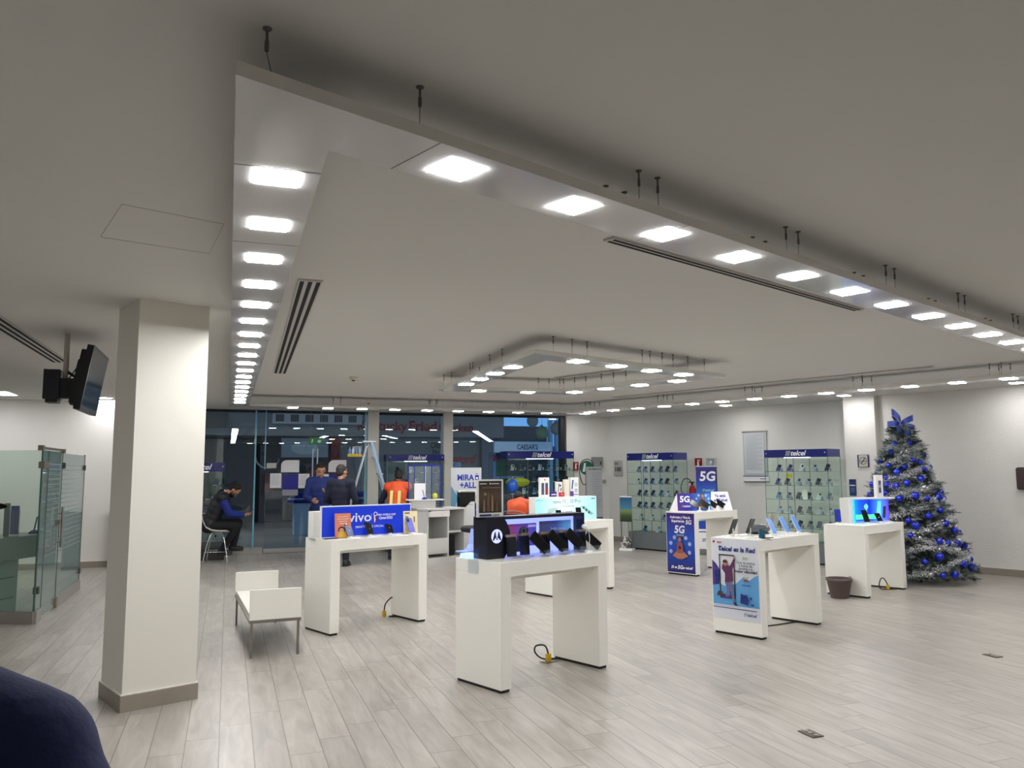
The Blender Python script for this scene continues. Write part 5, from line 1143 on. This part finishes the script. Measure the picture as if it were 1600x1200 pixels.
for i in range(4):
    c = [(110, 160, 214), (214, 224, 236), (96, 150, 210), (180, 206, 232)][i]
    o = MB().lathe([(.024, 0), (.026, .02), (.026, .11), (.01, .14), (.01, .16)], mat('bottle%d' % i, c, .3), n=12).build('bottle', loc=on(t, -.36 + .035 + .06 * i, 0, 1.835)); tag(o, '%s bottle in the yellow tray on the stepladder, %s from left' % (['blue', 'white', 'deeper blue', 'pale blue'][i], ORD[i]), 'bottle')

# ---------------------------------------------------------------- stool at the window
t = thing('stool', 'white shell stool with splayed chrome legs, under the seated man', 'stool', (-5.08, 13.86, 0), R(12))
prof = [(-.26, .78), (-.24, .70), (-.19, .60), (-.10, .555), (.05, .54), (.21, .535)]
mb = MB(); n_ = 9; vs = []; 
for x, z in prof:
    for j in range(n_):
        a = -1 + 2 * j / (n_ - 1); vs.append((x + .03 * a * a * (1 if x < 0 else -1), a * .2, z + .03 * a * a))
fs = [(i * n_ + j, i * n_ + j + 1, (i + 1) * n_ + j + 1, (i + 1) * n_ + j) for i in range(len(prof) - 1) for j in range(n_ - 1)]
N0 = len(vs); vs += [(a, b_, c - .014) for a, b_, c in vs]; fs += [tuple(N0 + k for k in reversed(f)) for f in fs[:len(fs)]]
for i in range(len(prof) - 1): fs += [(i * n_, (i + 1) * n_, N0 + (i + 1) * n_, N0 + i * n_), (i * n_ + n_ - 1, N0 + i * n_ + n_ - 1, N0 + (i + 1) * n_ + n_ - 1, (i + 1) * n_ + n_ - 1)]
fs += [tuple(list(range(n_)) + list(range(N0 + n_ - 1, N0 - 1, -1))), tuple(list(range(N0 - n_, N0))[::-1] + list(range(2 * N0 - n_, 2 * N0)))]
mb.add(vs, fs, mat('shell_white', (228, 226, 220), .35), None, True); mb.build('seat', t)
for sx, sy in ((-1, -1), (1, -1), (1, 1), (-1, 1)):
    MB().tube(spl([(sx * .07, sy * .07, .53), (sx * .12, sy * .12, .42), (sx * .17, sy * .17, .2), (sx * .2, sy * .2, .0)]), .012, CHROME).build('leg', t)
MB().tube([(.165 * c, .165 * s_, .2) for c, s_ in ((-1, -1), (1, -1), (1, 1), (-1, 1), (-1, -1))], .007, CHROME).build('foot_ring', t)
o = MB().box((0, 0, 0), (.42, .3, .22), mat('dark_box', (66, 66, 64), .6)).build('floor_unit', loc=(-5.52, 14.2, 0), rz=A2); tag(o, 'low dark grey box on the floor behind the stool', 'box')

# ---------------------------------------------------------------- Christmas tree
random.seed(11)
TP = Vector((5.60, 11.42, 0)); TH = 2.17
tree = thing('christmas_tree', 'frosted artificial Christmas tree by the right wall', 'tree', TP, 0)
MB().cyl((0, 0, 0), (0, 0, TH - .1), .035, mat('trunk_brown', (52, 42, 34), .8), r1=.01, n=8).build('trunk', tree)
MB().box((-.3, -.02, 0), (.3, .02, .03), BLACK).box((-.02, -.3, 0), (.02, .3, .03), BLACK).build('stand', tree)
GR = [mat('needle_dark', (32, 44, 42), .7), mat('needle_mid', (74, 92, 84), .7), mat('needle_frost', (150, 160, 160), .7)]
def rad(z): return max(.05, .80 * (1 - z / TH) ** .82 + .05)
nd = MB()
def needles(p0, p1, n, ln, mats):
    d = p1 - p0; L_ = d.length; d = d / L_; a = d.orthogonal().normalized(); b_ = d.cross(a)
    vs = []; k = 0; mm = random.choice(mats); fs = []
    for i in range(n):
        c = p0 + d * (L_ * (i + random.random()) / n); t = random.random() * 2 * pi; rr = a * cos(t) + b_ * sin(t)
        tip = c + rr * ln * random.uniform(.7, 1.1) + d * ln * .7; s_ = (d.cross(rr)).normalized() * .0035
        vs += [c - s_, c + s_, tip]; fs.append((k, k + 1, k + 2)); k += 3
    nd.add(vs, fs, mm); nd.tube([p0, p1], [.006, .003], GR[0], n=3)
zc = .10
while zc < TH - .04:
    r = rad(zc); nb = max(5, int(28 * r + 5))
    for i in range(nb):
        th = 2 * pi * (i + random.random() * .6) / nb; out = Vector((cos(th), sin(th), 0)); L_ = r * random.uniform(.82, 1.08)
        a0 = Vector((0, 0, zc + .06)) + out * .04; tip = out * L_ + Vector((0, 0, zc + random.uniform(-.05, .05))); mid = (a0 + tip) / 2 + Vector((0, 0, -.03))
        needles(mid, tip, 34, .055, GR[:2] + GR[1:]); needles(a0 + (mid - a0) * .3, mid, 10, .06, GR[:2])
        for k in range(5):
            f = random.uniform(.45, 1.0); c = a0 + (tip - a0) * f; s_ = out.cross(Vector((0, 0, 1))) * random.choice((-1, 1)); e = c + (out * .6 + s_ * .8 + Vector((0, 0, random.uniform(-.2, .35)))).normalized() * random.uniform(.08, .16)
            needles(c, e, 20, .05, GR)
    zc += .075
nd.build('foliage', tree)
# tinsel garlands: one silver garland wound around the tree
TS = mat('tinsel_silver', (228, 230, 232), .35, .55); tn = MB()
path = []; turns = 10.5; N_ = 1900
for i in range(N_):
    f = i / N_; z = .1 + (TH - .28) * f ** .95; th = turns * 2 * pi * f + .8; sag = .09 * cos(th * 2.3) * (1 - f * .5)
    zz = z + sag; r = rad(zz) * .97; path.append(Vector((r * cos(th), r * sin(th), zz)))
for c in path:
    vs = []; fs = []; k = 0
    for j in range(24):
        d = Vector((random.gauss(0, 1), random.gauss(0, 1), random.gauss(0, 1))).normalized(); q = c + Vector((random.gauss(0, .02), random.gauss(0, .02), random.gauss(0, .024)))
        s_ = d.orthogonal().normalized() * .0028; vs += [q - s_, q + s_, q + d * random.uniform(.02, .045)]; fs.append((k, k + 1, k + 2)); k += 3
    tn.add(vs, fs, TS)
o = tn.build('tinsel_garland', loc=TP); tag(o, 'silver tinsel garland wound around the Christmas tree', 'garland')
# baubles
BB = mat('bauble_blue', (20, 44, 190), .12, .55, coat=.5); BS = mat('bauble_silver', (214, 214, 216), .15, .9)
def bauble_mesh(r, mt):
    return MB().ball((0, 0, 0), r, mt, n=18, k=12).cyl((0, 0, r * .95), (0, 0, r * 1.15), r * .2, CHROME, n=8).mesh('bauble')
bm = {('b', k): bauble_mesh([.042, .05, .058][k], BB) for k in range(3)}; bm.update({('s', k): bauble_mesh([.026, .03, .035][k], BS) for k in range(3)})
placed = []
def put(kind, n):
    c = 0; tries = 0
    while c < n and tries < 4000:
        tries += 1; z = .14 + (TH - .34) * random.random() ** 1.15; th = random.uniform(R(120), R(395)); r = rad(z) * .99
        q = Vector((r * cos(th), r * sin(th), z))
        if all((q - w).length > .105 for w in placed):
            placed.append(q); k = random.choice((0, 1, 1, 2)) if z < 1.5 else 0
            o = bpy.data.objects.new('bauble', bm[(kind, k)]); COL.objects.link(o); o.location = TP + q
            tag(o, 'glossy royal blue ball hanging on the Christmas tree' if kind == 'b' else 'small silver ball hanging on the Christmas tree', 'bauble', 'blue baubles on the Christmas tree' if kind == 'b' else 'silver baubles on the Christmas tree')
            c += 1
put('b', 105); put('s', 28)
t = thing('ribbon_bow', 'big blue ribbon bow with silver edges on top of the Christmas tree', 'bow', TP + Vector((-.02, -.03, TH - .02)), R(-10))
RB = noisy('ribbon_blue', (36, 62, 170), (60, 88, 190), 12., .35)
def ribbon(name, pts, w):
    mb = MB(); vs = []; P_ = spl(pts, 5)
    for k, p_ in enumerate(P_): vs += [p_ + Vector((0, 0, -w / 2)), p_ + Vector((0, 0, w / 2))]
    vs2 = [v + Vector((0, 0, .003)) for v in vs]; n = len(P_)
    mb.add(vs, [(2 * i, 2 * i + 1, 2 * i + 3, 2 * i + 2) for i in range(n - 1)], RB, None, True)
    e = []
    for side_ in (0, 1): mb.tube([vs[2 * i + side_] for i in range(n)], .004, SIL, n=4)
    return mb.build(name, t)
ribbon('loop', [(0, 0, .02), (.06, -.06, .08), (.15, -.03, .12), (.16, .03, .12), (.06, .05, .07), (0, 0, .02)], .09)
ribbon('loop', [(0, 0, .03), (-.03, -.06, .11), (-.09, -.04, .19), (-.11, .03, .20), (-.05, .05, .1), (0, 0, .03)], .10)
ribbon('loop', [(0, 0, .02), (-.09, -.05, .04), (-.17, -.02, .04), (-.17, .03, .03), (-.08, .05, .0), (0, 0, .02)], .08)
ribbon('loop', [(0, 0, .02), (.09, -.05, .0), (.17, -.02, -.02), (.17, .03, -.03), (.08, .05, -.02), (0, 0, .01)], .08)
ribbon('tail', [(-.03, -.02, -.02), (.03, -.08, -.06), (.07, -.13, -.10)], .12)
ribbon('tail', [(.03, -.02, -.02), (-.04, -.08, -.05), (-.10, -.13, -.07)], .12)
MB().ball((0, 0, .02), .035, RB, n=12, k=8).build('knot', t)
# ---------------------------------------------------------------- people
def remesh(mb, name, parent, voxel, smooth=3, loc=None):
    me = mb.mesh(name); o = bpy.data.objects.new('tmp', me); COL.objects.link(o)
    r = o.modifiers.new('r', 'REMESH'); r.mode = 'VOXEL'; r.voxel_size = voxel; r.use_smooth_shade = True
    s_ = o.modifiers.new('s', 'SMOOTH'); s_.factor = .5; s_.iterations = smooth
    dg = bpy.context.evaluated_depsgraph_get(); m2 = bpy.data.meshes.new_from_object(o.evaluated_get(dg)); m2.name = name
    bpy.data.objects.remove(o)
    m2.materials.clear(); m2.materials.append(mb.mats[0])
    m2.polygons.foreach_set('use_smooth', [True] * len(m2.polygons))
    m2.polygons.foreach_set('material_index', [0] * len(m2.polygons))
    q = bpy.data.objects.new(name, m2); COL.objects.link(q); q.parent = parent
    return q
def caps(mb, a, b_, r0, r1, mt):
    a, b_ = Vector(a), Vector(b_); d = b_ - a; L_ = d.length
    if L_ < 1e-4: return
    n = max(2, int(L_ / .02)); mb.cyl(a, b_, r0, mt, r1=r1, n=14); mb.ball(a, r0, mt, n=14, k=8); mb.ball(b_, r1, mt, n=14, k=8)
def hand(mb, w, dr, pn, side, mt, s=1., curl=45):
    """palm, four unequal bent fingers and a thumb leaving the side of the palm; dr = direction, pn = palm normal"""
    dr = Vector(dr).normalized(); pn = Vector(pn).normalized(); la = dr.cross(pn).normalized() * side
    w = Vector(w); M_ = Matrix((la, dr, pn)).transposed().to_4x4(); M_.translation = w + dr * .045 * s
    mb.ball((0, 0, 0), .048 * s, mt, (.82, 1.0, .36), n=14, k=8, M=M_)
    for k, (x, l) in enumerate([(-.030, .062), (-.010, .074), (.010, .070), (.029, .055)]):
        b0 = w + dr * .082 * s + la * x * s; c1 = R(curl * .5); d1 = dr * cos(c1) + pn * sin(c1); b1 = b0 + d1 * l * .55 * s
        c2 = R(curl * 1.3); d2 = dr * cos(c2) + pn * sin(c2); b2 = b1 + d2 * l * .5 * s
        caps(mb, b0, b1, .0095 * s, .0088 * s, mt); caps(mb, b1, b2, .0088 * s, .0075 * s, mt)
    t0 = w + dr * .028 * s - la * .034 * s; t1 = t0 + (dr * .75 - la * .5 + pn * .35).normalized() * .04 * s; t2 = t1 + (dr * .9 + la * .1 + pn * .45).normalized() * .032 * s
    caps(mb, t0, t1, .0115 * s, .0105 * s, mt); caps(mb, t1, t2, .0105 * s, .0085 * s, mt)
def person(label, loc, rz, H, J, skin, top, legs, shoe, hairc, hands=None, vest=None, mask=False, collar=None, vestlong=True, vox=.009, hairlen=0.):
    """J: joint places in metres in a frame where the person faces -y; missing ones stand upright"""
    s = H / 1.7
    D_ = dict(pelvis=(0, 0, .92), chest=(0, 0, 1.25), neck=(0, .01, 1.43), head=(0, -.01, 1.585),
              lsh=(.175, .01, 1.38), rsh=(-.175, .01, 1.38), lel=(.235, .03, 1.10), rel=(-.235, .03, 1.10), lwr=(.25, -.05, .86), rwr=(-.25, -.05, .86),
              lhip=(.09, 0, .90), rhip=(-.09, 0, .90), lkn=(.10, -.02, .48), rkn=(-.10, -.02, .48), lan=(.11, .02, .08), ran=(-.11, .02, .08), face=(0, -1, 0))
    D_ = {k: Vector(v) * (s if k != 'face' else 1) for k, v in D_.items()}
    for k, v in J.items(): D_[k] = Vector(v)
    t = thing('person', label, 'person', loc, rz)
    sk = mat('skin_%d' % skin[0], skin, .55); tp = noisy('cloth_%d_%d_%d' % top, top, tuple(int(c * .82) for c in top), 14., .85, .7, 7.); lg = noisy('cloth_%d_%d_%d' % legs, legs, tuple(int(c * .8) for c in legs), 14., .85)
    sh = mat('shoe_%d_%d' % shoe[:2], shoe, .5); hr = noisy('hair_%d' % hairc[0], hairc, tuple(int(c * .6) for c in hairc), 40., .7)
    fd = D_['face'].normalized(); upv = (D_['head'] - D_['neck']).normalized(); fd = (fd - upv * fd.dot(upv)).normalized(); sd = fd.cross(upv).normalized()   # sd: person's own ... side
    HM = Matrix((sd, -fd, upv)).transposed().to_4x4(); HM.translation = D_['head']
    b = MB(); hd = D_['head']
    b.ball((0, .008 * s, .022 * s), .1 * s, sk, (.76, .93, .98), n=24, k=14, M=HM)             # skull
    b.ball((0, -.022 * s, -.05 * s), .066 * s, sk, (.86, .95, .98), n=20, k=12, M=HM)          # jaw
    b.ball((0, -.082 * s, -.095 * s), .02 * s, sk, (1, .8, .8), M=HM)
    b.ball((0, -.098 * s, -.028 * s), .014 * s, sk, (.9, 1.1, 1.4), M=HM); b.ball((0, -.106 * s, -.042 * s), .013 * s, sk, (1.2, .9, .8), M=HM)
    for x in (-1, 1): b.ball((x * .078 * s, .01 * s, -.015 * s), .024 * s, sk, (.4, .75, 1.15), M=HM); b.ball((x * .032 * s, -.08 * s, .018 * s), .018 * s, sk, (1.2, .6, .6), M=HM)
    caps(b, D_['neck'] - upv * .03 * s, HM @ Vector((0, .02 * s, -.05 * s)), .056 * s, .052 * s, sk)
    # torso under the clothes
    pv, ch, nk = D_['pelvis'], D_['chest'], D_['neck']
    def torso(mb, g, mt):
        shd = (D_['lsh'] - D_['rsh']); wv = shd.normalized(); tv = (nk - pv).normalized(); fv = wv.cross(tv).normalized()
        for c, rx, ry, rz_ in ((pv, .155, .115, .13), ((pv * .6 + ch * .4), .14, .105, .15), ((pv * .25 + ch * .75), .155, .11, .15), (ch, .165, .118, .14), (ch * .45 + nk * .55, .14, .10, .11)):
            M_ = Matrix((wv, fv, tv)).transposed().to_4x4(); M_.translation = c
            mb.ball((0, 0, 0), 1., mt, ((rx + g) * s, (ry + g) * s, (rz_ + g) * s), n=22, k=12, M=M_)
        for k in ('lsh', 'rsh'): caps(mb, nk * .8 + ch * .2, D_[k], (.062 + g) * s, (.062 + g) * s, mt)
    torso(b, 0, sk)
    for a in 'lr':
        caps(b, D_[a + 'sh'], D_[a + 'el'], .050 * s, .037 * s, sk); caps(b, D_[a + 'el'], D_[a + 'wr'], .038 * s, .025 * s, sk)
        caps(b, D_[a + 'hip'], D_[a + 'kn'], .082 * s, .054 * s, sk); caps(b, D_[a + 'kn'], D_[a + 'an'], .054 * s, .036 * s, sk)
        q = D_[a + 'kn'] * .65 + D_[a + 'an'] * .35; b.ball(q, .055 * s, sk)
        hh = (hands or {}).get(a) or {}
        dr = Vector(hh.get('d', (D_[a + 'wr'] - D_[a + 'el']))); pn = Vector(hh.get('n', (-1 if a == 'l' else 1, 0, 0)))
        pn = (pn - dr.normalized() * pn.dot(dr.normalized()))
        hand(b, D_[a + 'wr'], dr, pn, hh.get('side', 1 if a == 'l' else -1), sk, s, hh.get('curl', 40))
    body = remesh(b, 'body', t, vox * s, 2)
    # face
    f = MB(); DK = mat('eye_dark', (26, 18, 16), .3); LP = mat('lip', (150, 88, 80), .5); EW = mat('eye_white', (222, 216, 208), .3)
    for x in (-1, 1):
        f.ball((x * .032 * s, -.083 * s, .008 * s), .009 * s, EW, (1.1, .6, .6), M=HM); f.ball((x * .032 * s, -.0905 * s, .007 * s), .0062 * s, DK, M=HM)
        f.ball((x * .034 * s, -.087 * s, .032 * s), .02 * s, hr, (1, .3, .22), M=HM)
    f.build('eyes', t)
    if mask:
        k = MB(); k.ball((0, -.045 * s, -.06 * s), .07 * s, BLACK, (.93, .98, .72), n=20, k=12, M=HM); k.build('face_mask', t)
        k = MB(); [k.tube([HM @ Vector((x * .06 * s, -.05 * s, -.04 * s)), HM @ Vector((x * .083 * s, .0, -.01 * s))], .002, BLACK, n=5) for x in (-1, 1)]; k.build('mask_strap', t)
    else:
        k = MB(); k.ball((0, -.088 * s, -.068 * s), .02 * s, LP, (1.1, .42, .34), M=HM); k.build('mouth', t)
    h = MB(); h.ball((0, .030 * s, .042 * s), .102 * s, hr, (.82, .90, .92), M=HM, n=24, k=14); h.ball((0, .05 * s, -.005 * s), .086 * s, hr, (.88, .72, 1.0), M=HM)
    if not vest: h.ball((0, -.03 * s, .086 * s), .055 * s, hr, (1.1, .9, .5), M=HM)
    for x in (-1, 1): h.ball((x * .06 * s, .015 * s, .03 * s), .035 * s, hr, (.6, 1.2, 1.2), M=HM)
    remesh(h, 'hair', t, .008 * s, 3)
    # clothes
    c = MB(); torso(c, .018, tp)
    for a in 'lr':
        caps(c, D_[a + 'sh'], D_[a + 'el'], .072 * s, .058 * s, tp); caps(c, D_[a + 'el'], D_[a + 'el'] + (D_[a + 'wr'] - D_[a + 'el']) * .93, .056 * s, .040 * s, tp)
    remesh(c, 'jacket', t, .014 * s, 3)
    c = MB(); M_ = Matrix.Translation(pv)
    c.ball((0, 0, 0), 1., lg, (.165 * s, .125 * s, .12 * s), M=M_)
    for a in 'lr': caps(c, D_[a + 'hip'], D_[a + 'kn'], .098 * s, .07 * s, lg); caps(c, D_[a + 'kn'], D_[a + 'an'] + (D_[a + 'kn'] - D_[a + 'an']) * .06, .068 * s, .056 * s, lg)
    remesh(c, 'trousers', t, .014 * s, 3)
    for a in 'lr':
        an = D_[a + 'an']; fdir = Vector((hands or {}).get('foot', (0, -1, 0))); fdir.z = 0; fdir.normalize(); x_ = fdir.cross(Vector((0, 0, 1)))
        M_ = Matrix((x_, -fdir, Vector((0, 0, 1)))).transposed().to_4x4(); M_.translation = Vector((an.x, an.y, an.z - .08 * s))
        k = MB(); k.ball((0, -.05 * s, .045 * s), .13 * s, sh, (.36, 1., .36), M=M_); k.ball((0, .02 * s, .06 * s), .06 * s, sh, (.8, 1, 1), M=M_); k.box((-.042 * s, -.17 * s, 0), (.042 * s, .07 * s, .02 * s), sh, M_)
        remesh(k, 'shoe', t, .01 * s, 2)
    if vest:
        vm = mat('vest_%d_%d' % vest[:2], vest, .6); k = MB(); torso(k, .032, vm); o = remesh(k, 'vest', t, .014 * s, 3)
        # trim below the hips away is not needed; the vest covers shoulders to waist
    if collar:
        k = MB(); cc = nk + upv * .015 * s; k.tube([cc + sd * (.068 * s * cos(a_)) + fd * (.068 * s * sin(a_)) + upv * (.012 * sin(a_ + pi / 2) * 0) for a_ in [2 * pi * i / 20 for i in range(21)]], .013 * s, mat('collar_%d' % collar[0], collar, .8)); k.build('collar', t)
    return t, D_, HM, s
SKN, SKD = (176, 128, 102), (120, 78, 60)
# seated man on the stool, turned to the right (faces +x in the room)
rz0 = R(90 + 18)
P1, D1, HM1, s1 = person('man in black vest and blue sleeves sitting hunched on the stool, looking at his phone', (-5.12, 13.90, 0), rz0, 1.72,
    dict(pelvis=(0, .12, .66), chest=(0, -.02, .98), neck=(0, -.13, 1.17), head=(0, -.27, 1.235), face=(0, -.75, -.65), lsh=(.17, -.08, 1.11), rsh=(-.17, -.08, 1.11),
         lel=(.22, -.20, .84), rel=(-.22, -.20, .84), lwr=(.07, -.44, .80), rwr=(-.10, -.44, .80), lhip=(.09, .10, .64), rhip=(-.09, .10, .64), lkn=(.10, -.36, .68), rkn=(-.10, -.34, .62), lan=(.09, -.28, .26), ran=(-.08, -.10, .21)),
    SKN, (22, 44, 140), (16, 17, 22), (14, 14, 16), (20, 16, 16), hands={'l': dict(d=(-.2, -1, .05), n=(-.3, 0, 1), curl=50), 'r': dict(d=(.4, -1, 0), n=(.3, 0, 1), curl=50), 'foot': (0, -1, 0)}, vest=(22, 25, 34), mask=True, collar=(226, 226, 226))
o = MB().rbox((-.036, -.004, 0), (.036, .004, .15), .008, BLACK, Matrix.Rotation(R(65), 4, 'X')).build('smartphone', loc=P1.matrix_basis @ Vector((-.0, -.50, .845)), rz=rz0); tag(o, 'smartphone held by the seated man', 'smartphone')
# two standing men
P2, *_ = person('man in blue shirt facing the room, looking down at something in his hand', (-3.36, 14.0, 0), R(14), 1.70,
    dict(head=(.0, -.045, 1.57), face=(.15, -.8, -.5), lel=(.24, -.02, 1.10), lwr=(.13, -.26, 1.20), rel=(-.245, .0, 1.12), rwr=(-.13, -.24, 1.06)), SKN, (24, 46, 112), (22, 30, 60), (16, 16, 18), (24, 18, 16),
    hands={'l': dict(d=(-.8, -.5, .1), n=(-.2, -.3, 1), curl=60)})
P3, *_ = person('man in dark navy jacket with his back to the room, beside the man in blue', (-2.86, 13.35, 0), R(172), 1.66,
    dict(head=(.0, -.03, 1.535), face=(-.45, -.9, -.2), lel=(.25, -.0, 1.08), rel=(-.25, .0, 1.08), lwr=(.17, -.2, 1.0), rwr=(-.17, -.2, 1.0)), SKN, (22, 28, 52), (24, 28, 44), (20, 20, 24), (46, 40, 38))
ORG = (226, 84, 32)
def reflect(P_, D_, s):
    k = MB(); YL = mat('reflective_lime', (222, 220, 130), .4)
    for x in (-.075, .075):
        M_ = Matrix.Translation(D_['chest'] * .5 + D_['pelvis'] * .5) ; q = []
        a0 = D_['chest'] + Vector((x * s, 0, .05)); a1 = D_['pelvis'] * .8 + D_['chest'] * .2 + Vector((x * s, 0, 0))
        for i in range(7): c = a0.lerp(a1, i / 6); q.append(c + Vector((0, .148 * s, 0)))
        mbv = []
        for c in q: mbv += [c + Vector((-.026, 0, 0)), c + Vector((.026, 0, 0)), c + Vector((.026, .006, 0)), c + Vector((-.026, .006, 0))]
        fs = []
        for i in range(6):
            for e in range(4): fs.append((4 * i + e, 4 * i + (e + 1) % 4, 4 * i + 4 + (e + 1) % 4, 4 * i + 4 + e))
        fs += [(3, 2, 1, 0), (24, 25, 26, 27)]
        k.add(mbv, fs, YL)
    k.build('reflective_stripes', P_)
P4, D4, HM4, s4 = person('worker in orange vest with yellow stripes seen from behind, near the stepladder', (-2.06, 14.3, 0), R(175), 1.60,
    dict(pelvis=(0, .06, .84), chest=(0, -.02, 1.16), neck=(0, -.06, 1.33), head=(.0, -.12, 1.455), face=(.1, -.9, -.5), lsh=(.17, -.04, 1.27), rsh=(-.17, -.04, 1.27), lel=(.31, -.12, 1.03), rel=(-.24, -.12, 1.03), lwr=(.38, -.3, .92), rwr=(-.14, -.32, .95), lhip=(.09, .06, .82), rhip=(-.09, .06, .82), lkn=(.1, -.04, .44), rkn=(-.1, -.04, .44), lan=(.1, .02, .08), ran=(-.1, .02, .08)),
    SKD, (36, 40, 58), (30, 32, 40), (24, 22, 22), (18, 16, 16), vest=ORG, collar=(58, 52, 54))
reflect(P4, D4, s4)
P5, D5, HM5, s5 = person('worker in orange vest sitting bent over, behind the nearest display table', (.07, 13.35, 0), R(150), 1.62,
    dict(pelvis=(0, .16, .56), chest=(0, -.03, .90), neck=(0, -.16, 1.03), head=(.10, -.27, 1.08), face=(.2, -.7, -.8), lsh=(.17, -.13, .98), rsh=(-.17, -.13, .98), lel=(.25, -.28, .76), rel=(-.25, -.28, .76), lwr=(.14, -.5, .74), rwr=(-.14, -.5, .74), lhip=(.09, .12, .54), rhip=(-.09, .12, .54), lkn=(.12, -.30, .52), rkn=(-.12, -.30, .52), lan=(.12, -.26, .08), ran=(-.12, -.26, .08)),
    SKD, (96, 104, 130), (30, 34, 48), (24, 22, 22), (14, 14, 16), vest=ORG)
t = thing('office_chair', 'dark office chair under the bent worker in the orange vest', 'chair', (.13, 13.22, 0), R(150))
MB().rbox((-.22, .28, .5), (.22, .33, .86), .08, mat('chair_dark', (38, 42, 54), .6)).build('backrest', t)
MB().box((-.22, -.16, .40), (.22, .28, .45), mat('chair_dark', (38, 42, 54), .6)).build('seat', t)
MB().tube(spl([(-.23, .30, .5), (-.23, .31, .84), (0, .31, .89), (.23, .31, .84), (.23, .30, .5)]), .012, GREYCAB).build('back_rim', t)
MB().cyl((0, .05, .1), (0, .05, .4), .025, CHROME).build('column', t)
mb = MB()
for a in range(5): mb.tube([(0, .05, .1), (.26 * cos(2 * pi * a / 5), .05 + .26 * sin(2 * pi * a / 5), .05)], .016, BLACK, n=6); mb.ball((.26 * cos(2 * pi * a / 5), .05 + .26 * sin(2 * pi * a / 5), .028), .028, BLACK, n=10, k=6)
mb.build('castor_base', t)
o = thing('balloon', 'blue balloon above the bent worker, before the window cabinet', 'balloon', (.0, 15.6, 1.25), 0); MB().ball((0, 0, 0), .11, mat('balloon_blue', (30, 90, 190), .25), (1, 1, 1.25), n=20, k=14).build('envelope', o); MB().cyl((0, 0, -.13), (0, 0, -1.25), .002, WPRINT, n=5).build('string', o)
o = MB().ball((0, 0, 0), .16, mat('plush_yellow', (190, 196, 40), .7), (1.6, .7, .62)).build('cushion', loc=on(CB2, .30, .2, 1.31)); tag(o, 'yellow-green round bag on the middle shelf of the window cabinet right of the post', 'bag')
# foreground person: navy shoulder at the bottom left corner
P6, *_ = person('person in dark navy top whose shoulder fills the bottom left corner', (-.66, .86, 0), R(172), 1.60, dict(rsh=(-.17, .01, 1.262), rel=(-.36, .02, 1.02), rwr=(-.35, -.1, .80)), SKN, (36, 50, 104), (24, 30, 56), (20, 20, 22), (28, 22, 20), vox=.011)
